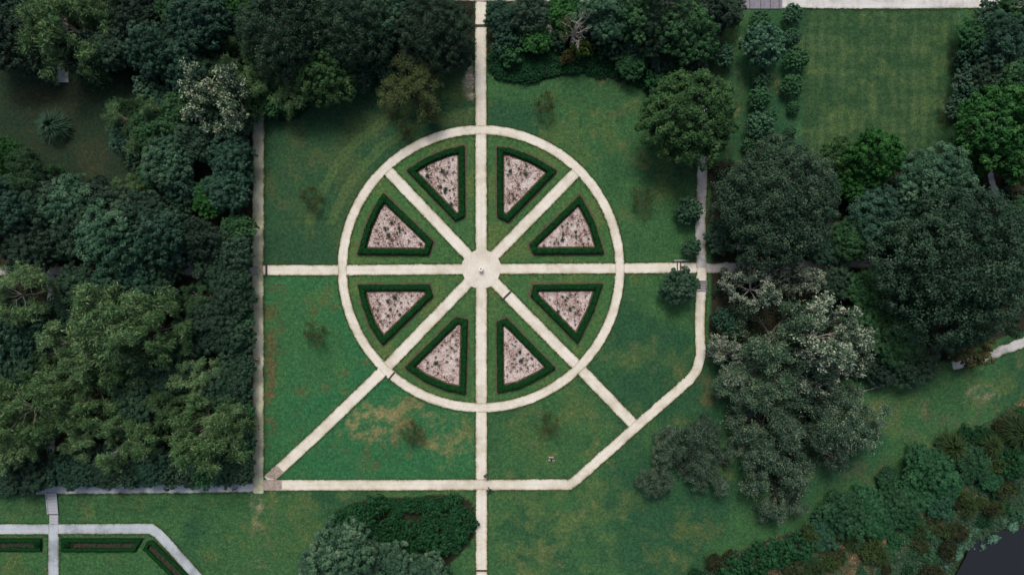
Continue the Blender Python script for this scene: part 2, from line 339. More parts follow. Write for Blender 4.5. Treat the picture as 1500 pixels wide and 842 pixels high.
# mown lawn on the far side: straw stripes in a grid
mown = ((PXg > 1175) & (PXg < 1402) & (PYg > 12) & (PYg < 240))[..., None]
st = (.5 + .5 * np.sin(PXg / 15 * 2 * PI + wx * .08))[..., None] * .55 + (.5 + .5 * np.sin(PYg / 17 * 2 * PI + wy * .08))[..., None] * .3
g = mix(g, mix(np.array([.018, .048, .022]), np.array([.048, .082, .038]), np.clip(st * smooth(.38, .64, f2 * .6 + f3 * .4) * 1.4, 0, 1)), mown * .97)
g = mix(g, OLIVE, mown * spot(1240, 140, 90, 90, .6) * smooth(.5, .65, f3) * .5); g = mix(g, OLIVE, mown * spot(1370, 150, 40, 120, .6) * smooth(.48, .62, f3) * .5)
# wheel-track arcs on the lawn north-west of the wheel
for rr in (226, 233, 256, 263): 
    g = mix(g, OLIVE * 1.15, (np.abs(dw - rr - wx[..., None] * .3) < 3) * q_nw * (PYg < 330)[..., None] * .45)
# shaded lawn by the spiky shrub: tree shade and vignette painted into its colour
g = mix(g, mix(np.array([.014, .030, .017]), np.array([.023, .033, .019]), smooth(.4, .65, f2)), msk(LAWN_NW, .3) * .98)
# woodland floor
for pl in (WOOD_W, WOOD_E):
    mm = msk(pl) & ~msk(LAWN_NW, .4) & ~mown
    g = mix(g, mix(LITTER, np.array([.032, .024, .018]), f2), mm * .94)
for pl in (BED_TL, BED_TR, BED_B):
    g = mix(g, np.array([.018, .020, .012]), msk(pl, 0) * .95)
g = mix(g, mix(np.array([.040, .034, .020]), np.array([.03, .05, .02]), f2), msk(MARSH) * .9)
# pale washed-out sand beside the north walk
g = mix(g, np.array([.42, .34, .30]), np.clip(spot(690, 122, 15, 26, .6) * smooth(.40, .58, f3) * 1.6, 0, 1) * (PXg < 698)[..., None])
g = mix(g, OLIVE * 1.2, np.clip(spot(675, 128, 26, 22, .6), 0, 1) * .6)
offlawn = np.zeros(X.shape + (1,), bool)
for pl in (WOOD_W, WOOD_E, BED_TL, BED_TR, BED_B, MARSH): offlawn |= msk(pl, .3)
dwt = np.where(q_nw, dwt * .6, dwt); dwt = np.where(msk(BED_B, 0), 0, dwt); dwt = np.where(offlawn | mown | msk(LAWN_NW, .3), dwt * .35, dwt)
Z = ground_z(X, Y)
ny, nx = X.shape; idx = np.arange(nx * ny).reshape(ny, nx)
F = np.stack([idx[:-1, :-1], idx[:-1, 1:], idx[1:, 1:], idx[1:, :-1]], -1).reshape(-1, 4)
me = mesh_np('ground', np.stack([X, Y, Z], -1).reshape(-1, 3), F, smooth_=True)
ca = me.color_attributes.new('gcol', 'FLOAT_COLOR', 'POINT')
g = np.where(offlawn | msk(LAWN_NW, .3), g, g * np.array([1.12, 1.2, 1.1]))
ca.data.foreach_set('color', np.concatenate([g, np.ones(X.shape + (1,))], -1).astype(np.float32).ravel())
cb = me.color_attributes.new('dcol', 'FLOAT_COLOR', 'POINT'); cb.data.foreach_set('color', np.concatenate([dcol, np.ones(X.shape + (1,))], -1).astype(np.float32).ravel())
cw = me.attributes.new('dwt', 'FLOAT', 'POINT'); cw.data.foreach_set('value', dwt.astype(np.float32).ravel())
tag(link('ground', me, M['turf']), kind='structure')

# ------------------------------------------------------------------ paths
PATH_SEGS = []          # for keeping planting off them (world metres)
def resample(P, step, closed=False):
    P = np.array(P, float)
    if closed: P = np.vstack([P, P[:1]])
    d = np.r_[0, np.cumsum(np.linalg.norm(np.diff(P, axis=0), axis=1))]
    n = max(2, int(d[-1] / step) + 1); t = np.linspace(0, d[-1], n)
    Q = np.stack([np.interp(t, d, P[:, 0]), np.interp(t, d, P[:, 1])], 1)
    return Q[:-1] if closed else Q
def strip(name, pts_px, width_px, mat, z, rag=.5, closed=False, cuts=6, step=.3):
    Pw = np.array(poly_w(pts_px)); Q = resample(Pw, step, closed); n = len(Q)
    if closed: T = np.roll(Q, -1, 0) - np.roll(Q, 1, 0)
    else: T = np.gradient(Q, axis=0)
    T = T / np.linalg.norm(T, axis=1, keepdims=True); Nn = np.stack([-T[:, 1], T[:, 0]], 1)
    hw = width_px * S / 2
    sd_ = hash(name + str(pts_px[0])) % 50
    sd_ = int(abs(pts_px[0][0] * 3 + pts_px[0][1])) % 50
    e1 = (fbm(Q[:, 0], Q[:, 1], 1.2, 3, sd_) - .5) * rag * S * 3.0; e2 = (fbm(Q[:, 0], Q[:, 1], 1.2, 3, sd_ + 5) - .5) * rag * S * 3.0
    tt = np.linspace(-1, 1, cuts + 1)
    W = np.where(tt[None] > 0, (hw + e1)[:, None], (hw + e2)[:, None]) * tt[None]
    V = Q[:, None] + Nn[:, None] * W[..., None]
    zz = ground_z(V[..., 0], V[..., 1]) + z
    VV = np.concatenate([V, zz[..., None]], -1).reshape(-1, 3)
    k = cuts + 1; I = np.arange(n * k).reshape(n, k)
    J = np.roll(I, -1, 0) if closed else I[1:]; I0 = I if closed else I[:-1]
    Fq = np.stack([I0[:, :-1], J[:, :-1], J[:, 1:], I0[:, 1:]], -1).reshape(-1, 4)[:, ::-1]
    me = mesh_np(name, VV, Fq, smooth_=True)
    a = me.attributes.new('edge', 'FLOAT', 'POINT'); a.data.foreach_set('value', np.broadcast_to(1 - np.abs(tt), (n, k)).astype(np.float32).ravel())
    o = link(name, me, mat); tag(o, kind='structure')
    PATH_SEGS.append((Q, hw)); return o
for i, (mt, wd, pts, rag) in enumerate(PATHS):
    strip('path', pts, wd, M[mt], .024 + .004 * i if i < 8 else .066 + .004 * ((i - 8) % 6), rag)
strip('path', ring_pts(), 13.6, M['sand'], .058, .5, closed=True)
def fan(name, pts_w, z, mat, edge=1.0):
    me = bpy.data.meshes.new(name); V = [(x, y, float(ground_z(x, y)) + z) for x, y in pts_w]
    me.from_pydata(V, [], [list(range(len(V)))]); 
    if me.polygons[0].normal.z < 0: me.flip_normals()
    a = me.attributes.new('edge', 'FLOAT', 'POINT'); a.data.foreach_set('value', [edge] * len(V))
    return tag(link(name, me, mat), kind='structure')
hub = []
for i in range(96):
    t = 2 * PI * i / 96; r = 28.5 + .8 * math.sin(5 * t) + random.uniform(-.4, .4); hub.append(px2w(705 + r * math.cos(t), 394 - r * math.sin(t)))
fan('path_hub', hub, .062, M['sand'])
PW = [(np.asarray(q), h) for q, h in PATH_SEGS]
def path_clear(x, y):
    """distance from each point to the nearest path edge"""
    d = np.full(len(x), 1e9)
    for Q, h in PW:
        Qs = Q[::3]
        for i in range(0, len(Qs), 200):
            dd = np.hypot(x[:, None] - Qs[None, i:i + 200, 0], y[:, None] - Qs[None, i:i + 200, 1]).min(1) - h
            d = np.minimum(d, dd)
    return d

# pond
pw = poly_w(POND); me = bpy.data.meshes.new('pond_water'); me.from_pydata([(x, y, -1.62) for x, y in pw], [], [list(range(len(pw)))])
if me.polygons[0].normal.z < 0: me.flip_normals()
wm, n_, l_, b_ = mat_new('dark_water'); b_.inputs['Base Color'].default_value = (.014, .017, .019, 1); b_.inputs['Roughness'].default_value = .12
wn = n_.new('ShaderNodeTexNoise'); wn.inputs['Scale'].default_value = 1.5; wb = n_.new('ShaderNodeBump'); wb.inputs['Strength'].default_value = .08; l_.new(wn.outputs[0], wb.inputs['Height']); l_.new(wb.outputs[0], b_.inputs['Normal'])
tag(link('pond_water', me, wm), kind='structure')

# ------------------------------------------------------------------ plant prototypes
def crown_broad(R, flat, zc, nl, nsub, nleaf, L, W, seed, irr=.25, under=.25, upn=.5):
    r = np.random.default_rng(seed)
    k_ = np.arange(nl) + .5; zz = 1 - k_ / nl * 1.3; ph = k_ * 2.39996 + r.uniform(0, 6)
    d = np.stack([np.sqrt(np.clip(1 - zz ** 2, 0, 1)) * np.cos(ph), np.sqrt(np.clip(1 - zz ** 2, 0, 1)) * np.sin(ph), zz], 1)
    d = unit(d + r.normal(0, .16, d.shape))
    stretch = 1 + irr * (vnoise(np.arctan2(d[:, 1], d[:, 0]) * 1.3 + 9, d[:, 2], 1.0, seed) - .5) * 2
    lr = R * r.uniform(.22, .38, len(d))
    c = d * (R - lr * .85)[:, None] * stretch[:, None]; c[:, 2] *= flat
    c = np.vstack([c, [[0, 0, R * flat * .25]]]); lr = np.r_[lr, R * .5]
    lt = np.r_[r.uniform(-.16, .16, len(d)), 0]
    sc, sr, st_, sn = [], [], [], []
    for i in range(len(c)):
        dd = rdir(nsub * 2, r); dd = dd[dd[:, 2] > -under][:nsub]
        p = c[i] + dd * (lr[i] * r.uniform(.72, 1.0, len(dd)))[:, None] * np.array([1, 1, .85])
        ok = np.ones(len(p), bool)
        for j in range(len(c)):
            if j != i: ok &= np.linalg.norm(p - c[j], axis=1) > lr[j] * .72
        p = p[ok]; dd = dd[ok]
        sc.append(p); sr.append(lr[i] * r.uniform(.20, .36, len(p))); st_.append(lt[i] + r.uniform(-.18, .18, len(p))); sn.append(dd)
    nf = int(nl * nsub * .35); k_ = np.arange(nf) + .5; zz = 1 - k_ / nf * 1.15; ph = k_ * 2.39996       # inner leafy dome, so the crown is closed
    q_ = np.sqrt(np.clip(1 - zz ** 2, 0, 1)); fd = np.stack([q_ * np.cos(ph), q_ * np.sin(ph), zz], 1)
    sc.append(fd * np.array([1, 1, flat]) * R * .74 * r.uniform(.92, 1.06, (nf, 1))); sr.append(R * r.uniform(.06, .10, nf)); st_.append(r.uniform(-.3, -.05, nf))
    sc = np.vstack(sc); sr = np.concatenate(sr); st_ = np.concatenate(st_)
    n = len(sc) * nleaf
    ii = np.repeat(np.arange(len(sc)), nleaf); d2 = rdir(n, r); d2[:, 2] = np.abs(d2[:, 2]) * np.where(r.random(n) < .8, 1, -1)
    P = sc[ii] + d2 * (sr[ii] * r.uniform(.45, 1.15, n))[:, None]
    N = d2 * .95 + rdir(n, r) * .5 + np.array([0, 0, upn])
    V = leaf_quads(P, N, L, W, r)
    V[..., 2] += zc
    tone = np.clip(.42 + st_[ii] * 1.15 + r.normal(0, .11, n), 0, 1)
    return V, tone, c + np.array([0, 0, zc]), lr
def trunk_mesh(name, h, r0, tips, seed, sides=6):
    r = np.random.default_rng(seed); t = Tubes(sides)
    pts = np.array([[0, 0, -.15], [0, 0, h * .08], [.05 * h * r.normal() * .3, .05 * h * r.normal() * .3, h * .45], [0.02 * h * r.normal(), .02 * h * r.normal(), h * .8]])
    t.tube(pts, [r0 * 1.5, r0 * 1.05, r0 * .8, r0 * .35])
    for q in tips:
        f = r.uniform(.4, .75); s = pts[1] * (1 - f) + pts[3] * f
        m = (s + q) * .5 + np.array([0, 0, .08 * h]) * r.uniform(-.3, 1)
        t.tube([s, m, q], [r0 * .42, r0 * .26, r0 * .08])
    return t.mesh(name)
def branch_tree(h, R, seed, depth=4, r0=.2, kids=(3, 4), droop=.0, up=.35, first=7, spread=.9, zstart=.25):
    """recursive limbs; returns Tubes, tips (p, dir)"""
    r = np.random.default_rng(seed); t = Tubes(4); tips = []
    def grow(p, d, ln, rad, k):
        d1 = unit(d + r.normal(0, .16, 3)); m = p + d1 * ln * .5
        d2 = unit(d1 + r.normal(0, .22, 3) + np.array([0, 0, up * .25 - droop * .3])); e = m + d2 * ln * .5
        t.tube([p, m, e], [rad, rad * .8, rad * .6])
        if k == 0: tips.append((e, d2)); tips.append((m, d1)); return
        for _ in range(r.integers(*kids) if kids[0] < kids[1] else kids[0]):
            nd = unit(d2 + r.normal(0, .55, 3) * spread + np.array([0, 0, up * .2 - droop * .3]))
            grow(m if r.random() < .3 else e, nd, ln * r.uniform(.58, .8), rad * .58, k - 1)
        tips.append((e, d2))
    t.tube([[0, 0, -.15], [0, 0, h * zstart], [0, 0, h * .7]], [r0 * 1.3, r0, r0 * .6])
    for i in range(first):
        a = 2 * PI * i / first + r.uniform(-.3, .3); el = r.uniform(-.05, 1.0)
        d = np.array([math.cos(a) * math.cos(el), math.sin(a) * math.cos(el), math.sin(el) * .9 + up * .4])
        grow(np.array([0, 0, h * r.uniform(zstart, .65)]), unit(d), R * .45 * r.uniform(.8, 1.15), r0 * .5, depth - 1)
    return t, tips
def blades(tips, per, L, W, seed, cone=.7, upn=.6, jit=.3, grp=.2, mean=.45):
    r = np.random.default_rng(seed); p = np.array([a for a, b in tips]); d = np.array([b for a, b in tips]); n = len(p) * per
    ii = np.repeat(np.arange(len(p)), per)
    T = unit(d[ii] + r.normal(0, cone, (n, 3))); P = p[ii] + T * (L * .45 * r.uniform(.3, 1.2, n))[:, None] + r.normal(0, jit, (n, 3))
    N = rdir(n, r) * .8 + np.array([0, 0, upn]); V = leaf_quads(P, N, L, W, r, T)
    tn = r.uniform(-grp, grp, len(p))
    return V, np.clip(mean + tn[ii] + r.normal(0, .18, n), 0, 1)

PROTO = {}     # kind -> list of dicts(parts=[(name, mesh, material)], R nominal radius, zc nominal crown height)
def add_proto(kind, R, zc, parts): PROTO.setdefault(kind, []).append(dict(R=R, zc=zc, parts=parts))
def proto_broad(kind, mat, R, flat, zc, nl, nsub, nleaf, L, W, seed, irr=.25, trunk_r=.35, bark='bark', **kw):
    V, tone, c, lr = crown_broad(R, flat, zc, nl, nsub, nleaf, L, W, seed, irr, **kw)
    r = np.random.default_rng(seed + 1); tips = c[r.permutation(len(c) - 1)[:9]]
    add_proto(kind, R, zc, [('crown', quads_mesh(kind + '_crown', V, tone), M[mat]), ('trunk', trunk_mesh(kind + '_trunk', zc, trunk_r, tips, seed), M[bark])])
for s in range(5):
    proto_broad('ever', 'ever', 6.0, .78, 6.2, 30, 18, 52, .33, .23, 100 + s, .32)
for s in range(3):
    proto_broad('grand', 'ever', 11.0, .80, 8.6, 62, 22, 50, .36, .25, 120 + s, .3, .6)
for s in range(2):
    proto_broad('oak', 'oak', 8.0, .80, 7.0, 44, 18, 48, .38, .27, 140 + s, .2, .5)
for s in range(2):
    proto_broad('bright', 'bright', 5.5, .75, 5.8, 26, 16, 44, .36, .25, 160 + s, .4, .3)
for s in range(3):
    proto_broad('camellia', 'camellia', 2.2, .85, 2.0, 14, 11, 36, .21, .15, 200 + s, .25, .12)
for s in range(3):
    proto_broad('clipped', 'camellia', 2.2, .95, 2.0, 30, 9, 34, .19, .14, 210 + s, .06, .12)
for s in range(3):
    proto_broad('azalea', 'azalea', 1.8, .55, .8, 12, 11, 34, .18, .12, 220 + s, .4, .07)
for s in range(2):
    proto_broad('groundcover', 'azalea', 2.2, .35, .45, 16, 13, 28, .22, .12, 230 + s, .3, .06)
for s in range(2):
    proto_broad('autumn', 'autumn', 2.6, .8, 2.6, 16, 10, 28, .26, .16, 240 + s, .5, .12)
for s in range(4):       # feathery, long drooping sprays on visible pale limbs
    t, tips = branch_tree(9.0, 7.0, 300 + s, 4, .22, (3, 5), .25, .25, 9)
    V, tone = blades(tips, 24, .72, .10, 310 + s, .6, .7, .30)
    add_proto('feather', 7.0, 6.5, [('crown', quads_mesh('feather_crown', V, tone), M['feather']), ('trunk', t.mesh('feather_trunk'), M['greybark'])])
for s in range(3):       # grey-green spreading live oak with open foliage
    t, tips = branch_tree(8.0, 8.0, 330 + s, 4, .4, (3, 5), .12, .2, 10)
    V, tone = blades(tips, 26, .40, .17, 340 + s, 1.0, .7, .36, .3)
    add_proto('liveoak', 7.5, 6.3, [('crown', quads_mesh('liveoak_crown', V, tone), M['liveoak']), ('trunk', t.mesh('liveoak_trunk'), M['bark'])])
for s in range(4):       # silvery, ragged, pale twigs showing
    t, tips = branch_tree(7.0, 5.6, 180 + s, 4, .26, (2, 5), .05, .35, 8, 1.1)
    V, tone = blades(tips, 18, .40, .20, 185 + s, 1.0, .9, .22, .3, .60)
    add_proto('pale', 5.2, 5.8, [('crown', quads_mesh('pale_crown', V, tone), M['pale']), ('trunk', t.mesh('pale_trunk'), M['palebark'])])
for s in range(3):       # young, almost leafless
    t, tips = branch_tree(3.2, 2.6, 360 + s, 4, .06, (2, 4), 0, .3, 8)
    V, tone = blades(tips, 5, .20, .10, 365 + s, 1, .8, .16)
    add_proto('young', 2.6, 2.3, [('crown', quads_mesh('young_crown', V, tone), M['olive']), ('trunk', t.mesh('young_trunk'), M['bark'])])
PROTO['thicket'] = PROTO['ever']
t, tips = branch_tree(7.0, 6.2, 380, 5, .22, (3, 4), .05, .3, 11)
V, tone = blades(tips, 7, .30, .13, 381, 1, .8, .30)
add_proto('twiggy', 6.0, 5.2, [('crown', quads_mesh('twiggy_crown', V, tone), M['olive']), ('trunk', t.mesh('twiggy_trunk'), M['bark'])])
for s in range(2):
    t, tips = branch_tree(6.5, 3.2, 390 + s, 4, .34, (3, 4), 0, .45, 8)
    V, tone = blades(tips[: len(tips) // 4], 3, .3, .16, 391, 1, .8, .2)
    add_proto('bare', 3.0, 5.0, [('crown', quads_mesh('bare_crown', V, tone), M['olive']), ('trunk', t.mesh('bare_trunk'), M['palebark'])])
def fan_tuft(n, L, W, seed, rise=.9):
    r = np.random.default_rng(seed); Vs = []
    a = r.uniform(0, 2 * PI, n); el = r.uniform(.15, 1.3, n); ln = L * r.uniform(.6, 1.1, n)
    d = np.stack([np.cos(a) * np.cos(el), np.sin(a) * np.cos(el), np.sin(el) * rise], 1); side = np.stack([-np.sin(a), np.cos(a), a * 0], 1) * W
    p0 = r.normal(0, .06, (n, 3)) * np.array([1, 1, 0]); p1 = p0 + d * ln[:, None] * .55; p2 = p1 + (d * np.array([1, 1, .15])) * ln[:, None] * .5 - np.array([0, 0, 1]) * ln[:, None] * .08
    A = np.stack([p0 - side * .5, p0 + side * .5, p1 + side, p1 - side], 1); B = np.stack([p1 - side, p1 + side, p2 + side * .1, p2 - side * .1], 1)
    V = np.concatenate([A, B]); tn = np.clip(np.tile(r.normal(.5, .2, n), 2), 0, 1); return V, tn
V, tone = fan_tuft(900, 2.9, .075, 400, 1.5); add_proto('spiky', 3.0, 1.0, [('crown', quads_mesh('spiky_crown', V, tone), M['camellia'])])
V, tone = fan_tuft(620, 2.9, .055, 401, 1.5); add_proto('tuft', 2.6, 1.0, [('crown', quads_mesh('tuft_crown', V, tone), M['olive'])])
# rose bushes
for s, (mt, nb, nlf) in enumerate([('camellia', 9, 130), ('olive', 12, 40), ('rosebrown', 14, 40), ('camellia', 9, 60)]):
    r = np.random.default_rng(420 + s); t = Tubes(4); tips = []
    for i in range(nb):
        a = r.uniform(0, 2 * PI); e = np.array([math.cos(a) * r.uniform(.1, .42), math.sin(a) * r.uniform(.1, .42), r.uniform(.35, .75)])
        t.tube([[0, 0, -.03], e * np.array([.45, .45, .6]), e], [.03, .024, .012]); tips.append((e, unit(e))); tips.append((e * .7, unit(e)))
    V, tone = blades(tips, max(1, nlf // len(tips)), .16, .11, 425 + s, 1, .8, .09)
    add_proto('rose', .5, .3, [('foliage', quads_mesh('rose_foliage', V, tone), M[mt]), ('stem', t.mesh('rose_stem'), M['bark'])])

GROUP_N = {}
CNT = {}
def plant(px, py, rpx, kind, name, label, cat, group=None, zs=1.0, var=None, rz=None, mat=None, tint=(1, 1, 1)):
    pl = PROTO[kind]; i = CNT.get(kind, 0); CNT[kind] = i + 1
    pr = pl[(i if var is None else var) % len(pl)]
    sc = rpx * S / pr['R']; zc = pr['zc'] * sc * zs
    for _ in range(2):
        k = (CAM_H - zc) / CAM_H; sc = rpx * S * k / pr['R']; zc = pr['zc'] * sc * zs
    x, y = px2w(px, py, zc); gz = float(ground_z(x, y))
    e = empty(name, (x, y, gz), random.uniform(0, 2 * PI) if rz is None else rz, (sc, sc, sc * zs))
    tag(e, label, cat, group)
    for (nm, me, mt) in pr['parts']:
        o = bpy.data.objects.new(nm, me); COL.objects.link(o); o.parent = e
        if len(me.materials) == 0: me.materials.append(mt)
        if nm in ('crown', 'foliage'): o.color = (*tint, 1)
        if mat and nm == 'crown':
            o.material_slots[0].link = 'OBJECT'; o.material_slots[0].material = M[mat]
    return e

# ------------------------------------------------------------------ trees, traced from the photo: (px, py, radius px, kind [, height factor])
KINDW = {'ever': ('evergreen_tree', 'evergreen tree', 'tree'), 'grand': ('magnolia_tree', 'magnolia', 'tree'), 'oak': ('oak_tree', 'leafy oak', 'tree'), 'bright': ('maple_tree', 'vivid green tree', 'tree'),
         'pale': ('silvery_tree', 'silvery ragged tree', 'tree'), 'feather': ('feathery_tree', 'feathery pale-limbed tree', 'tree'), 'liveoak': ('live_oak', 'open-crowned oak', 'tree'),
         'camellia': ('camellia_shrub', 'rounded shrub', 'shrub'), 'thicket': ('thicket_shrub', 'tangled shrub', 'shrub'), 'clipped': ('clipped_shrub', 'rounded shrub', 'shrub'), 'young': ('young_tree', 'young tree', 'tree'), 'twiggy': ('twiggy_tree', 'twiggy tree', 'tree'), 'bare': ('dead_tree', 'dead tree', 'tree'),
         'autumn': ('autumn_shrub', 'yellow-brown shrub', 'shrub'), 'azalea': ('azalea_shrub', 'azalea', 'shrub'), 'groundcover': ('groundcover_shrub', 'low spreading shrub', 'shrub'), 'spiky': ('spiky_shrub', 'spiky shrub', 'shrub'), 'tuft': ('grass_tuft', 'arching grass tuft', 'grass')}
TINTS = {'thicket': [('dark green', (.72, .82, .72)), ('bluish', (.7, .96, .96)), ('fresh green', (.7, 1.25, .68))],
         'ever': [('dark green', (.72, .78, .74)), ('bluish', (.72, .96, .98)), ('greener', (.85, 1.22, .72)), ('pale green', (1.2, 1.38, 1.25)), ('blackish', (.5, .55, .55))],
         'camellia': [('dark green', (.75, .85, .75)), ('bluish', (.75, 1.0, 1.0)), ('fresh green', (.7, 1.25, .65)), ('greyish', (1.4, 1.35, 1.35))],
         'feather': [('green', (1.0, 1.1, .95)), ('light', (1.45, 1.5, 1.3)), ('dull green', (.6, .78, .72))],
         'liveoak': [('grey-green', (1.35, 1.35, 1.3)), ('dusky', (1.0, 1.05, 1.05)), ('paler', (1.8, 1.75, 1.7))],
         'grand': [('dark', (.62, .68, .62)), ('deep green', (.7, .88, .65))], 'pale': [('pale', (1, 1, 1)), ('whitish', (1.3, 1.28, 1.2))], 'bright': [('bright', (1, 1, 1)), ('deep', (.65, .75, .65))]}
TCNT = {}
def tint_for(kd, key=0):
    tl = TINTS.get(kd)
    if not tl: return '', (1, 1, 1)
    w_, c = random.choice(tl); j = random.uniform(.9, 1.1)
    return w_, tuple(q * j for q in c)
